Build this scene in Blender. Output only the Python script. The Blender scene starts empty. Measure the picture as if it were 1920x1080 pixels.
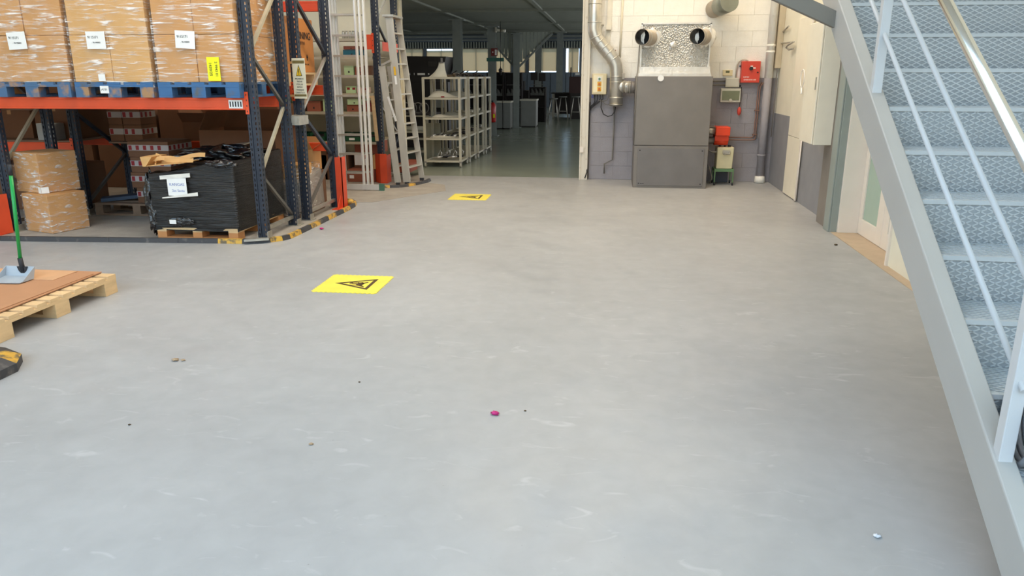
import bpy, math, random
from mathutils import Vector, Matrix, Euler
random.seed(7)
R = math.radians
scn = bpy.context.scene
col = scn.collection
# ------------------------------------------------------------------ camera, sky, lights, exposure
cd = bpy.data.cameras.new('camera'); cam = bpy.data.objects.new('camera', cd); col.objects.link(cam)
cd.sensor_width = 36; cd.lens = 26.25; cd.clip_start = .02; cd.clip_end = 300
cam.location = (0, 0, 1.6); cam.rotation_euler = (R(90-15.9076), 0, R(7.2812)); scn.camera = cam
w = bpy.data.worlds.new('sky'); scn.world = w; w.use_nodes = True
bg = w.node_tree.nodes['Background']; bg.inputs[0].default_value = (.49, .735, 1.0, 1); bg.inputs[1].default_value = 3.0
scn.view_settings.view_transform = 'Standard'; scn.view_settings.look = 'None'
scn.view_settings.gamma = 1; scn.view_settings.use_curve_mapping = False
scn.view_settings.exposure = 0.52
def area(name, loc, sx, sy, power, color):
    l = bpy.data.lights.new(name, 'AREA'); l.shape = 'RECTANGLE'; l.size = sx; l.size_y = sy; l.energy = power; l.color = color
    o = bpy.data.objects.new(name, l); col.objects.link(o); o.location = loc
    return o
sn = bpy.data.lights.new('sun', 'SUN'); sn.energy = 5.2; sn.color = (1, .89, .72); sn.angle = R(.6)
so = bpy.data.objects.new('sun', sn); col.objects.link(so); so.rotation_euler = (R(-40), 0, R(-12))   # shines from beyond the building onto the yard and the facade opposite
WARM = (1, .83, .62)
for i, (x, y, p) in enumerate([(-4.6, 4.5, 60), (0, 8.6, 75), (-1.6, 10.6, 50), (1.3, 10.2, 60)]):
    area('ceiling_lamp_light', (x, y, 6.2), 1.6, 1.0, p, WARM)
area('overhead_fill_light', (-1.8, 5.6, 6.3), 3.0, 1.6, 130, (1, .97, .93))  # added overhead fill to brighten the middle of the floor
area('workshop_fill_light', (-3.0, 14.6, 2.82), 1.2, .3, 10, (1, .86, .66))  # added fill under the workshop ceiling, no fixture hangs here
# added fill panels inside the windowless workshop side walls, standing in for daylight
for x, a in ((-17.7, -90), (3.0, 90)):
    for y, L_ in ((18.8, 12), (32.5, 13)):
        l = area('side_fill_light', (x, y, 1.55), 1.3, L_, 110, (.95, .98, 1)); l.rotation_euler = (0, R(a), 0)

# ------------------------------------------------------------------ materials
def srgb(c):
    return tuple(((v/255)/12.92 if v/255 <= .04045 else ((v/255+.055)/1.055)**2.4) for v in c) + (1,)
MATS = {}
def mat(name, c, rough=.6, metal=0, var=.08, scale=6, bump=0, bscale=40, stretch=None, spec=.5, c2=None, thr=None):
    if name in MATS: return MATS[name]
    m = bpy.data.materials.new(name); m.use_nodes = True; nt = m.node_tree; N = nt.nodes; L = nt.links
    p = N['Principled BSDF']; base = srgb(c)
    p.inputs['Roughness'].default_value = rough; p.inputs['Metallic'].default_value = metal
    p.inputs['Specular IOR Level'].default_value = spec
    tc = N.new('ShaderNodeTexCoord'); mp = N.new('ShaderNodeMapping'); L.new(tc.outputs['Object'], mp.inputs[0])
    if stretch: mp.inputs['Scale'].default_value = stretch
    if var or c2:
        n = N.new('ShaderNodeTexNoise'); n.inputs['Scale'].default_value = scale; n.inputs['Detail'].default_value = 5
        L.new(mp.outputs[0], n.inputs['Vector'])
        r = N.new('ShaderNodeValToRGB'); L.new(n.outputs[0], r.inputs[0])
        if c2:
            t = thr or (.45, .6)
            r.color_ramp.elements[0].position = t[0]; r.color_ramp.elements[1].position = t[1]
            r.color_ramp.elements[0].color = base; r.color_ramp.elements[1].color = srgb(c2)
        else:
            r.color_ramp.elements[0].position = .3; r.color_ramp.elements[1].position = .7
            r.color_ramp.elements[0].color = tuple(v*(1-var) for v in base[:3])+(1,)
            r.color_ramp.elements[1].color = tuple(min(1, v*(1+var)) for v in base[:3])+(1,)
        L.new(r.outputs[0], p.inputs['Base Color'])
    else: p.inputs['Base Color'].default_value = base
    if bump:
        n2 = N.new('ShaderNodeTexNoise'); n2.inputs['Scale'].default_value = bscale; n2.inputs['Detail'].default_value = 4
        L.new(mp.outputs[0], n2.inputs['Vector'])
        b = N.new('ShaderNodeBump'); b.inputs['Strength'].default_value = bump; b.inputs['Distance'].default_value = .02
        L.new(n2.outputs[0], b.inputs['Height']); L.new(b.outputs[0], p.inputs['Normal'])
    MATS[name] = m
    return m
def floor_mat(name, c, rough):
    m = mat(name, c, rough, var=0); nt = m.node_tree; N = nt.nodes; L = nt.links; p = N['Principled BSDF']
    tc = N.new('ShaderNodeTexCoord')
    def noise(s, det=6, sc=(1, 1, 1), dist=0):
        mp = N.new('ShaderNodeMapping'); mp.inputs['Scale'].default_value = sc; L.new(tc.outputs['Object'], mp.inputs[0])
        n = N.new('ShaderNodeTexNoise'); n.inputs['Scale'].default_value = s; n.inputs['Detail'].default_value = det
        n.inputs['Distortion'].default_value = dist; L.new(mp.outputs[0], n.inputs['Vector']); return n.outputs[0]
    def ramp(src, a, b, ca, cb):
        r = N.new('ShaderNodeValToRGB'); r.color_ramp.elements[0].position = a; r.color_ramp.elements[1].position = b
        r.color_ramp.elements[0].color = ca; r.color_ramp.elements[1].color = cb; L.new(src, r.inputs[0]); return r.outputs[0]
    def mix(fac, a, b, mode='MIX'):
        x = N.new('ShaderNodeMix'); x.data_type = 'RGBA'; x.blend_type = mode
        if isinstance(fac, float): x.inputs[0].default_value = fac
        else: L.new(fac, x.inputs[0])
        for i, v in ((6, a), (7, b)):
            if isinstance(v, tuple): x.inputs[i].default_value = v
            else: L.new(v, x.inputs[i])
        return x.outputs[2]
    base = srgb(c)
    big = ramp(noise(.7, 4), .3, .7, tuple(v*.93 for v in base[:3])+(1,), tuple(v*1.06 for v in base[:3])+(1,))
    med = ramp(noise(9, 8, dist=.4), .25, .75, (.93, .93, .93, 1), (1.05, 1.05, 1.05, 1))
    c1 = mix(1.0, big, med, 'MULTIPLY')
    scuff = ramp(noise(5, 9, (1, 2.2, 1), 1.2), .62, .78, (0, 0, 0, 1), (.35, .35, .35, 1))
    c2_ = mix(scuff, c1, srgb((214, 214, 214)))
    spots = ramp(noise(34, 2), .765, .80, (0, 0, 0, 1), (.5, .5, .5, 1))
    c3 = mix(spots, c2_, srgb((120, 116, 112)))
    L.new(c3, p.inputs['Base Color'])
    rr = ramp(noise(4, 7), .3, .7, (rough-.06,)*3+(1,), (rough+.12,)*3+(1,)); L.new(rr, p.inputs['Roughness'])
    b = N.new('ShaderNodeBump'); b.inputs['Strength'].default_value = .04; b.inputs['Distance'].default_value = .01
    L.new(noise(4, 4), b.inputs['Height']); L.new(b.outputs[0], p.inputs['Normal'])
    return m
def film_mat(name, sc, lo, hi, tint=(1, .97, .93, 1), rough=.18):
    m = bpy.data.materials.new(name); m.use_nodes = True; nt = m.node_tree; N = nt.nodes; L = nt.links
    N.remove(N['Principled BSDF']); out = N['Material Output']
    tc = N.new('ShaderNodeTexCoord'); mp = N.new('ShaderNodeMapping'); mp.inputs['Scale'].default_value = sc
    mp.inputs['Rotation'].default_value = (.08, .12, 0); L.new(tc.outputs['Object'], mp.inputs[0])
    n = N.new('ShaderNodeTexNoise'); n.inputs['Scale'].default_value = 1; n.inputs['Detail'].default_value = 7; n.inputs['Distortion'].default_value = .8
    L.new(mp.outputs[0], n.inputs['Vector'])
    r = N.new('ShaderNodeValToRGB'); r.color_ramp.elements[0].position = .50; r.color_ramp.elements[1].position = .66
    r.color_ramp.elements[0].color = (lo,)*3+(1,); r.color_ramp.elements[1].color = (hi,)*3+(1,); L.new(n.outputs[0], r.inputs[0])  # pale opaque streaks paint highlights into the film
    n3 = N.new('ShaderNodeTexNoise'); n3.inputs['Scale'].default_value = 5; n3.inputs['Detail'].default_value = 2; L.new(tc.outputs['Object'], n3.inputs['Vector'])
    r3 = N.new('ShaderNodeMapRange'); r3.inputs[1].default_value = .42; r3.inputs[2].default_value = .62; r3.inputs[3].default_value = .25; L.new(n3.outputs[0], r3.inputs[0])
    mu = N.new('ShaderNodeMath'); mu.operation = 'MULTIPLY'; L.new(r3.outputs[0], mu.inputs[1])
    b = N.new('ShaderNodeBump'); b.inputs['Strength'].default_value = .9; b.inputs['Distance'].default_value = .02; L.new(n.outputs[0], b.inputs['Height'])
    g = N.new('ShaderNodeBsdfPrincipled'); g.inputs['Base Color'].default_value = tint; g.inputs['Roughness'].default_value = rough
    g.inputs['Specular IOR Level'].default_value = 1; L.new(b.outputs[0], g.inputs['Normal'])
    t = N.new('ShaderNodeBsdfTransparent'); x = N.new('ShaderNodeMixShader')
    L.new(r.outputs[0], mu.inputs[0]); L.new(mu.outputs[0], x.inputs[0]); L.new(t.outputs[0], x.inputs[1]); L.new(g.outputs[0], x.inputs[2]); L.new(x.outputs[0], out.inputs[0])
    return m
M_floor = floor_mat('painted_grey_floor', (166, 166, 166), .40)
M_ffloor = mat('glossy_green_grey_floor', (138, 144, 130), .24, var=.05, scale=2)
M_conc = mat('bare_concrete', (158, 150, 140), .85, var=.12, scale=5, bump=.2)
M_cream = mat('cream_painted_block', (240, 236, 226), .7, var=.03, scale=8, bump=.25, bscale=50)
M_mauve = mat('mauve_grey_painted_block', (152, 148, 152), .7, var=.05, scale=6, bump=.25, bscale=50)
M_wallc = mat('cream_wall_paint', (234, 228, 208), .7, var=.05, scale=3)
M_wallg = mat('grey_wall_paint', (142, 142, 146), .7, var=.08, scale=3)
M_mortar = mat('mortar', (222, 216, 202), .9)
M_mortarg = mat('grey_mortar', (148, 144, 148), .9)
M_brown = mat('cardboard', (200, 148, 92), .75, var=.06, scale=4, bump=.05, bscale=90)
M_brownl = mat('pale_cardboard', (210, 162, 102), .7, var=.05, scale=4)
M_brownd = mat('dark_shaded_cardboard', (112, 76, 52), .8, var=.07, scale=4)  # dark cardboard, colour lowered further to carry the shade under the racks
M_tape = mat('brown_tape', (170, 120, 72), .3, var=.04)
M_orange = mat('orange_beam_paint', (226, 78, 30), .45, var=.07, scale=5)
M_redor = mat('red_orange_guard_paint', (214, 72, 34), .5, var=.08, scale=6)
M_blue = mat('dark_blue_upright_paint', (40, 47, 60), .5, var=.15, scale=12)
M_steel = mat('galvanised_steel', (186, 182, 172), .45, .75, var=.12, scale=14)
M_beige = mat('beige_strut', (190, 180, 156), .5, .3, var=.08)
M_alu = mat('aluminium', (224, 222, 218), .4, .45, var=.08, scale=8, stretch=(1, 1, .2))
M_alu2 = mat('dusty_aluminium', (190, 184, 172), .5, .55, var=.12, scale=9, stretch=(1, 1, .3))
M_chrome = mat('polished_stainless_tube', (222, 216, 208), .14, 1, var=0)
M_pblue = mat('blue_pallet_wood', (60, 104, 150), .7, var=.2, scale=9, c2=(92, 96, 100), thr=(.55, .72))
M_pblue2 = mat('worn_blue_pallet_wood', (74, 106, 140), .75, c2=(168, 130, 92), thr=(.5, .66), scale=9)
M_wood = mat('pale_pallet_wood', (218, 184, 138), .7, var=.10, scale=5, stretch=(1, 1, 5), bump=.1)
M_woodd = mat('grey_old_wood', (128, 104, 84), .8, var=.2, scale=6)
M_black = mat('black_rubber', (38, 38, 42), .6, var=.15)
M_kblack = mat('scuffed_black_kerb', (60, 58, 60), .6, c2=(110, 104, 98), thr=(.58, .8), scale=14)
M_yellow = mat('scuffed_yellow_kerb', (206, 160, 60), .55, c2=(104, 90, 66), thr=(.45, .62), scale=22)
M_white = mat('white_paper', (240, 238, 234), .6, var=.02)
M_ink = mat('black_ink', (30, 28, 30), .6, var=0)
M_inkb = mat('blue_pen_ink', (130, 140, 190), .6, var=0)
M_ylabel = mat('fluorescent_yellow_label', (244, 240, 20), .6, var=.03)
M_mat = mat('yellow_floor_vinyl', (238, 220, 84), .5, var=.05)
M_mink = mat('dark_brown_print', (78, 58, 30), .5, var=0)
M_green = mat('green_plastic', (24, 150, 70), .35, var=.04)
M_pan = mat('grey_dustpan_plastic', (168, 176, 184), .35, var=.05)
M_stair = mat('painted_stair_steel', (172, 170, 166), .42, var=.03, scale=3)
M_rail = mat('white_rail_paint', (196, 197, 198), .35, var=.02)
M_tread = mat('pale_blue_grey_tread', (148, 154, 158), .45, .1, var=.06, scale=6)
M_ridge = mat('tread_ridges', (184, 189, 192), .35, .1, var=.04)
M_sgrey = mat('dark_grey_boiler_steel', (128, 122, 116), .42, .15, var=.06, scale=4)
M_door = mat('boiler_panel_steel', (120, 116, 114), .4, .15, var=.07, scale=4)
def foil():
    m = mat('embossed_aluminium_foil', (188, 188, 184), .38, .6, var=.12, scale=10)
    N = m.node_tree.nodes; L = m.node_tree.links
    tc = N.new('ShaderNodeTexCoord'); v = N.new('ShaderNodeTexVoronoi'); v.inputs['Scale'].default_value = 48; L.new(tc.outputs['Object'], v.inputs['Vector'])
    b = N.new('ShaderNodeBump'); b.inputs['Strength'].default_value = 1; b.inputs['Distance'].default_value = .02
    b.inputs['Strength'].default_value = .8; L.new(v.outputs[0], b.inputs['Height']); L.new(b.outputs[0], N['Principled BSDF'].inputs['Normal']); return m
M_foil = foil()
M_foilw = mat('white_foil_tape', (232, 228, 220), .3, .4, var=.05, bump=.3, bscale=12)
M_galv = mat('spiral_duct_steel', (206, 202, 192), .32, .7, var=.12, scale=7)
M_collar = mat('dusty_duct_collar', (168, 158, 144), .5, .5, var=.12)
M_dark = mat('painted_duct_shade', (24, 24, 26), .8, var=.1)
M_box = mat('cream_plastic_box', (222, 206, 166), .45, var=.03)
M_gbox = mat('light_grey_plastic', (198, 194, 178), .45, var=.03)
M_red = mat('red_control_box_paint', (204, 68, 52), .4, var=.05)
M_burn = mat('red_orange_burner_paint', (236, 74, 40), .35, var=.03)
M_copper = mat('copper_pipe', (132, 98, 84), .5, .1, var=.15, scale=12)
M_tank = mat('ivory_tank', (212, 202, 164), .5, var=.06)
M_tgreen = mat('green_stand_paint', (96, 130, 90), .5, var=.1)
M_glass = mat('frosted_green_glass', (164, 188, 172), .2, var=.03)
M_wframe = mat('white_door_frame', (236, 226, 214), .4, var=.02)
M_cab = mat('cream_cabinet_paint', (242, 234, 214), .4, var=.03)
M_scol = mat('green_grey_steel_paint', (150, 158, 152), .45, var=.04)
M_pil = mat('taupe_pilaster_paint', (136, 128, 120), .6, var=.06)
M_trol = mat('cream_trolley_paint', (188, 180, 160), .45, var=.06)
M_cloth = mat('off_white_moulding', (206, 200, 184), .6, var=.06)
M_fceil = mat('dark_workshop_ceiling', (128, 132, 122), .8, var=.06)
M_fcol = mat('grey_workshop_column', (130, 136, 132), .6, var=.08)
M_fwall = mat('blue_grey_sheet_wall', (112, 124, 136), .6, var=.06)
M_corr = mat('corrugated_cladding', (156, 162, 152), .55, .0, var=.06)
M_mach = mat('dark_machine_casing', (34, 28, 28), .5, var=.1)
M_cabd = mat('grey_workbench_cabinet', (120, 122, 118), .5, var=.05)
M_rext = mat('red_extinguisher', (170, 30, 28), .3, var=.03)
M_exit = mat('dark_red_sign', (120, 34, 36), .5, var=0)
M_sgreen = mat('green_sign', (60, 110, 100), .5, var=0)
M_pgreen = mat('pale_green_carton', (190, 214, 164), .6, var=.04)
M_tgrn = mat('dark_green_bin', (28, 78, 50), .45, var=.05)
M_teal = mat('teal_carton', (30, 104, 122), .5, var=.05)
M_bred = mat('brick_red_carton', (150, 84, 62), .7, var=.06)
M_dred = mat('dark_red_print', (140, 30, 34), .6, var=0)
M_conn = mat('signboard_cream', (232, 224, 196), .4, var=.02)
M_hall = mat('hall_roof_sheet', (196, 194, 186), .7, var=.03)
M_yard = mat('yard_paving', (176, 168, 156), .9, var=.1)
M_pink = mat('magenta_petal', (200, 40, 120), .6, var=.1)
M_leaf = mat('dry_leaf', (176, 150, 120), .7, var=.2)
M_drop = mat('clear_gel', (210, 214, 220), .1, var=0)
M_hose = mat('grey_black_hose', (120, 122, 128), .35, var=.15)
M_odan = mat('orange_red_plastic', (226, 66, 30), .35, var=.05)
M_wire = mat('black_cable', (40, 38, 40), .5, var=0)
M_wireg = mat('grey_cable', (120, 116, 110), .5, var=0)
M_glow = mat('pale_pin_metal', (214, 210, 206), .3, .8, var=0)
F_pal = film_mat('pallet_stretch_film', (4.5, 4.5, 48), .08, .95, rough=.14)
F_clr = film_mat('crumpled_clear_film', (9, 9, 40), .08, .85, rough=.12)
F_blind = bpy.data.materials.new('roller_blind'); F_blind.use_nodes = True
def _bl():
    N = F_blind.node_tree.nodes; L = F_blind.node_tree.links; N.remove(N['Principled BSDF'])
    a = N.new('ShaderNodeBsdfTranslucent'); b = N.new('ShaderNodeBsdfDiffuse'); x = N.new('ShaderNodeMixShader')
    a.inputs[0].default_value = (.42, .36, .27, 1); b.inputs[0].default_value = (.45, .38, .28, 1); x.inputs[0].default_value = .3
    L.new(a.outputs[0], x.inputs[1]); L.new(b.outputs[0], x.inputs[2]); L.new(x.outputs[0], N['Material Output'].inputs[0])
_bl()
def black_film():
    m = mat('black_stretch_film', (15, 13, 13), .33, var=0, spec=.65); N = m.node_tree.nodes; L = m.node_tree.links
    tc = N.new('ShaderNodeTexCoord'); mp = N.new('ShaderNodeMapping'); mp.inputs['Scale'].default_value = (4, 4, 70); mp.inputs['Rotation'].default_value = (.1, .15, 0)
    n = N.new('ShaderNodeTexNoise'); n.inputs['Scale'].default_value = 1.3; n.inputs['Detail'].default_value = 7; n.inputs['Distortion'].default_value = .6
    b = N.new('ShaderNodeBump'); b.inputs['Strength'].default_value = .8; b.inputs['Distance'].default_value = .02
    L.new(tc.outputs['Object'], mp.inputs[0]); L.new(mp.outputs[0], n.inputs['Vector']); L.new(n.outputs[0], b.inputs['Height'])
    L.new(b.outputs[0], N['Principled BSDF'].inputs['Normal']); return m
M_bfilm = black_film()

# ------------------------------------------------------------------ mesh builder
class MB:
    def __init__(s): s.v = []; s.f = []; s.sm = []
    def hexa(s, p, flip=False):
        o = len(s.v); s.v += [tuple(q) for q in p]
        for f in ((0, 3, 2, 1), (4, 5, 6, 7), (0, 1, 5, 4), (1, 2, 6, 5), (2, 3, 7, 6), (3, 0, 4, 7)):
            s.f.append(tuple(o+i for i in f)); s.sm.append(False)
        return s
    def box(s, x0, x1, y0, y1, z0, z1):
        return s.hexa([(x0, y0, z0), (x1, y0, z0), (x1, y1, z0), (x0, y1, z0), (x0, y0, z1), (x1, y0, z1), (x1, y1, z1), (x0, y1, z1)])
    def bar(s, p, q, w, h, up=(0, 0, 1)):
        p = Vector(p); q = Vector(q); d = (q-p).normalized(); u = Vector(up)
        if abs(d.dot(u)) > .99: u = Vector((0, 1, 0))
        a = d.cross(u).normalized()*w/2; b = a.cross(d).normalized()*h/2
        return s.hexa([p-a-b, p+a-b, q+a-b, q-a-b, p-a+b, p+a+b, q+a+b, q-a+b])
    def tube(s, pts, r, n=10, caps=True, closed=False):
        pts = [Vector(p) for p in pts]; m = len(pts); o = len(s.v); rr = r if isinstance(r, (list, tuple)) else [r]*m
        d0 = (pts[1]-pts[0]).normalized(); a = d0.orthogonal().normalized()
        for i, p in enumerate(pts):
            if closed: d = (pts[(i+1) % m]-pts[i-1])
            else: d = pts[min(i+1, m-1)]-pts[max(i-1, 0)]
            d = d.normalized(); a = (a-d*a.dot(d)); a = a.normalized() if a.length > 1e-6 else d.orthogonal().normalized(); b = d.cross(a)
            for k in range(n):
                t = 2*math.pi*k/n; s.v.append(tuple(p+(a*math.cos(t)+b*math.sin(t))*rr[i]))
        for i in range(m if closed else m-1):
            j = (i+1) % m
            for k in range(n):
                l = (k+1) % n; s.f.append((o+i*n+k, o+i*n+l, o+j*n+l, o+j*n+k)); s.sm.append(True)
        if caps and not closed:
            s.f.append(tuple(o+k for k in reversed(range(n)))); s.sm.append(False)
            s.f.append(tuple(o+(m-1)*n+k for k in range(n))); s.sm.append(False)
        return s
    def pipe(s, p, q, r, r2, n=20):        # hollow open cylinder with wall thickness
        p = Vector(p); q = Vector(q); o = len(s.v); s.tube([p, q], r, n, caps=False); o2 = len(s.v); s.tube([p, q], r2, n, caps=False)
        for e in (0, n):
            for k in range(n):
                l = (k+1) % n; s.f.append((o+e+k, o+e+l, o2+e+l, o2+e+k)); s.sm.append(False)
        return s
    def disc(s, c, axis, r, t, n=20):
        c = Vector(c); a = Vector(axis).normalized()*t/2; return s.tube([c-a, c+a], r, n)
    def ball(s, c, r, n=10, sc=(1, 1, 1)):
        o = len(s.v); c = Vector(c); m = n//2
        for i in range(m+1):
            ph = math.pi*i/m
            for k in range(n):
                t = 2*math.pi*k/n
                s.v.append((c.x+r*sc[0]*math.sin(ph)*math.cos(t), c.y+r*sc[1]*math.sin(ph)*math.sin(t), c.z+r*sc[2]*math.cos(ph)))
        for i in range(m):
            for k in range(n):
                l = (k+1) % n; s.f.append((o+i*n+k, o+(i+1)*n+k, o+(i+1)*n+l, o+i*n+l)); s.sm.append(True)
        return s
    def prism(s, poly, z0, z1, fn=None):
        o = len(s.v); n = len(poly); fn = fn or (lambda x, y, z: (x, y, z))
        for z in (z0, z1):
            for (x, y) in poly: s.v.append(tuple(fn(x, y, z)))
        s.f.append(tuple(o+i for i in reversed(range(n)))); s.f.append(tuple(o+n+i for i in range(n))); s.sm += [False]*2
        for i in range(n):
            j = (i+1) % n; s.f.append((o+i, o+j, o+n+j, o+n+i)); s.sm.append(False)
        return s
    def grid(s, fn, nu, nv, smooth=True):
        o = len(s.v)
        for i in range(nu+1):
            for j in range(nv+1): s.v.append(tuple(fn(i/nu, j/nv)))
        for i in range(nu):
            for j in range(nv):
                a = o+i*(nv+1)+j; s.f.append((a, a+nv+1, a+nv+2, a+1)); s.sm.append(smooth)
        return s
    def mesh(s, name, m):
        me = bpy.data.meshes.new(name); me.from_pydata(s.v, [], s.f); me.polygons.foreach_set('use_smooth', s.sm)
        if m: me.materials.append(m)
        me.update(); return me
def bevel(o, wdt, seg=2):
    b = o.modifiers.new('bevel', 'BEVEL'); b.width = wdt; b.segments = seg; b.limit_method = 'ANGLE'; return o
def tag(o, label=None, cat=None, group=None, kind=None):
    if label: o['label'] = label
    if cat: o['category'] = cat
    if group: o['group'] = group
    if kind: o['kind'] = kind
    return o
def thing(name, label, cat, loc=(0, 0, 0), group=None, kind=None):
    o = bpy.data.objects.new(name, None); col.objects.link(o); o.location = loc; o.empty_display_size = .1
    return tag(o, label, cat, group, kind)
def part(b, name, m, parent, label=None, bev=0, kind=None, local=False):
    me = b.mesh(name, m) if isinstance(b, MB) else b
    o = bpy.data.objects.new(name, me); col.objects.link(o); o.parent = parent
    if parent.type == 'EMPTY' and not local: o.location = -parent.location
    if bev: bevel(o, bev)
    tag(o, label, None, None, kind); return o
def one(b, name, m, label=None, cat=None, group=None, kind=None, bev=0):
    xs = [v[0] for v in b.v]; ys = [v[1] for v in b.v]; zs = [v[2] for v in b.v]
    c = Vector(((min(xs)+max(xs))/2, (min(ys)+max(ys))/2, min(zs)))
    b.v = [(v[0]-c.x, v[1]-c.y, v[2]-c.z) for v in b.v]
    o = bpy.data.objects.new(name, b.mesh(name, m)); col.objects.link(o); o.location = c
    if bev: bevel(o, bev)
    return tag(o, label, cat, group, kind)
def sub(b, name, m, parent, label=None, bev=0, kind=None):      # child of a mesh: vertices given in world coordinates
    o = bpy.data.objects.new(name, b.mesh(name, m)); col.objects.link(o); o.parent = parent
    off = Vector((0, 0, 0)); p = parent
    while p: off += p.location; p = p.parent
    o.location = -off
    if bev: bevel(o, bev)
    return tag(o, label, None, None, kind)
def text(s, loc, rot, size, m, parent, name='lettering', sx=1, align='CENTER'):
    cu = bpy.data.curves.new('lettering', 'FONT'); cu.body = s; cu.size = size; cu.extrude = .0006; cu.align_x = align; cu.align_y = 'CENTER'
    to = bpy.data.objects.new('lettering', cu); me = bpy.data.meshes.new_from_object(to); me.name = 'lettering'
    bpy.data.objects.remove(to); bpy.data.curves.remove(cu)
    me.transform(Matrix.Translation(loc) @ Euler(rot).to_matrix().to_4x4() @ Matrix.Diagonal((sx, 1, 1, 1)))
    me.materials.clear(); me.materials.append(m)
    o = bpy.data.objects.new(name, me); col.objects.link(o); o.parent = parent
    off = Vector((0, 0, 0)); p = parent
    while p: off += p.location; p = p.parent
    o.location = -off; return o
def copy_tree(o, parent=None):
    c = o.copy(); col.objects.link(c); c.parent = parent
    for ch in list(o.children): copy_tree(ch, c)
    return c
UP = (R(90), 0, 0)       # text upright facing the camera side (-y)

# ------------------------------------------------------------------ setting: shell
one(MB().box(-10, 2.75, -1.5, 12.15, -.15, 0), 'floor', M_floor, kind='structure')
one(MB().box(-18, 4, 12.15, 40.1, -.15, -.001), 'floor', M_ffloor, kind='structure')
one(MB().box(-16, 14, -30, -1.5, -.25, -.02), 'ground', M_yard, kind='structure')
slab = [(-9.9, 6.70), (-5.9, 6.70), (-3.73, 6.84), (-3.42, 6.86), (-3.25, 6.95), (-3.19, 7.05), (-3.19, 9.0), (-3.28, 9.35), (-3.05, 9.38), (-2.3, 10.5), (-2.45, 11.1), (-2.8, 11.3), (-3.1, 12.1), (-9.9, 12.1)]
one(MB().prism(slab, -.001, .004), 'floor', M_conc, kind='structure')
one(MB().box(-3.4, -.2, 4.7, 6.5, 6.36, 6.48), 'fill_light_panel_1', M_wframe, kind='structure')  # added panel above the overhead fill light
one(MB().box(-10.1, 2.75, -1.5, 12.3, 6.5, 6.65), 'ceiling', M_hall, kind='structure')
one(MB().box(-10.15, -10, -1.5, 12.3, 0, 6.5), 'wall_left', M_wallc, kind='structure')
yb0 = thing('added_yard_building', 'unseen building added across the yard behind the viewpoint to shape the daylight', 'building', (0, -18, 0), kind='structure')  # added out of view: blocks low sky light, bounces warm sun inside
part(MB().box(-26, 26, -22, -17, -.1, 6.5), 'facade', mat('bounce_facade', (206, 188, 160), .9), yb0)
part(MB().box(-26.2, 26.2, -22.2, -16.8, 6.5, 6.8), 'parapet', M_pil, yb0)
for i in range(6): part(MB().box(-22+i*8, -19+i*8, -17.02, -16.98, 1.2, 3.4), 'window_pane', M_sgrey, yb0)
# right wall: upper cream, lower grey, door recess between y 6.67 and 8.12
wr = thing('wall_right', None, None, (2.6, 9, 0), kind='structure')
part(MB().box(2.48, 2.70, 8.35, 12.3, 1.05, 6.5), 'upper_wall', M_wallc, wr)
part(MB().box(2.48, 2.70, 8.35, 12.3, 0, 1.05), 'lower_wall', M_wallg, wr)
part(MB().box(2.44, 2.70, -1.5, 6.67, 0, 6.5), 'near_wall', M_wallc, wr)
part(MB().box(2.44, 2.70, 6.67, 8.35, 2.25, 6.5), 'lintel', M_wallc, wr)
part(MB().box(2.37, 2.48, 8.35, 8.76, 0, 6.5), 'pilaster', M_pil, wr, 'taupe painted pilaster')
one(MB().box(2.352, 2.44, 8.135, 8.35, 0, 6.5).box(2.335, 2.352, 8.15, 8.335, 0, 6.5), 'trim_1', M_scol, kind='structure', bev=.004)
one(MB().box(2.36, 2.64, 5.6, 8.13, -.001, .006), 'trim_2', mat('beige_threshold', (190, 168, 142), .7), kind='structure')
# white glazed double door in the recess
dr = thing('door_1', None, None, (2.62, 7.4, 0), kind='structure')
part(MB().box(2.42, 2.68, 8.10, 8.135, 0, 2.25).box(2.42, 2.68, 6.655, 6.69, 0, 2.25).box(2.42, 2.68, 6.69, 8.10, 2.2, 2.25), 'door_frame', M_wframe, dr, bev=.003)
for (a, b_, g0, g1) in ((7.405, 8.095, 7.56, 8.0), (6.695, 7.395, 6.85, 7.25)):
    lf = part(MB().box(2.615, 2.655, a, g0, .01, 2.19).box(2.615, 2.655, g1, b_, .01, 2.19).box(2.615, 2.655, g0, g1, .01, .17).box(2.615, 2.655, g0, g1, 2.04, 2.19), 'door_leaf', M_wframe, dr, bev=.002)
    sub(MB().box(2.63, 2.64, g0, g1, .17, 2.04), 'glass_panel', M_glass, lf)
    hy = a+.05 if a > 7 else b_-.05
    sub(MB().tube([(2.61, hy, 1.02), (2.575, hy, 1.02), (2.575, hy+(.1 if a > 7 else -.1), 1.02)], .009, 8), 'door_handle', M_steel, lf)
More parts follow.
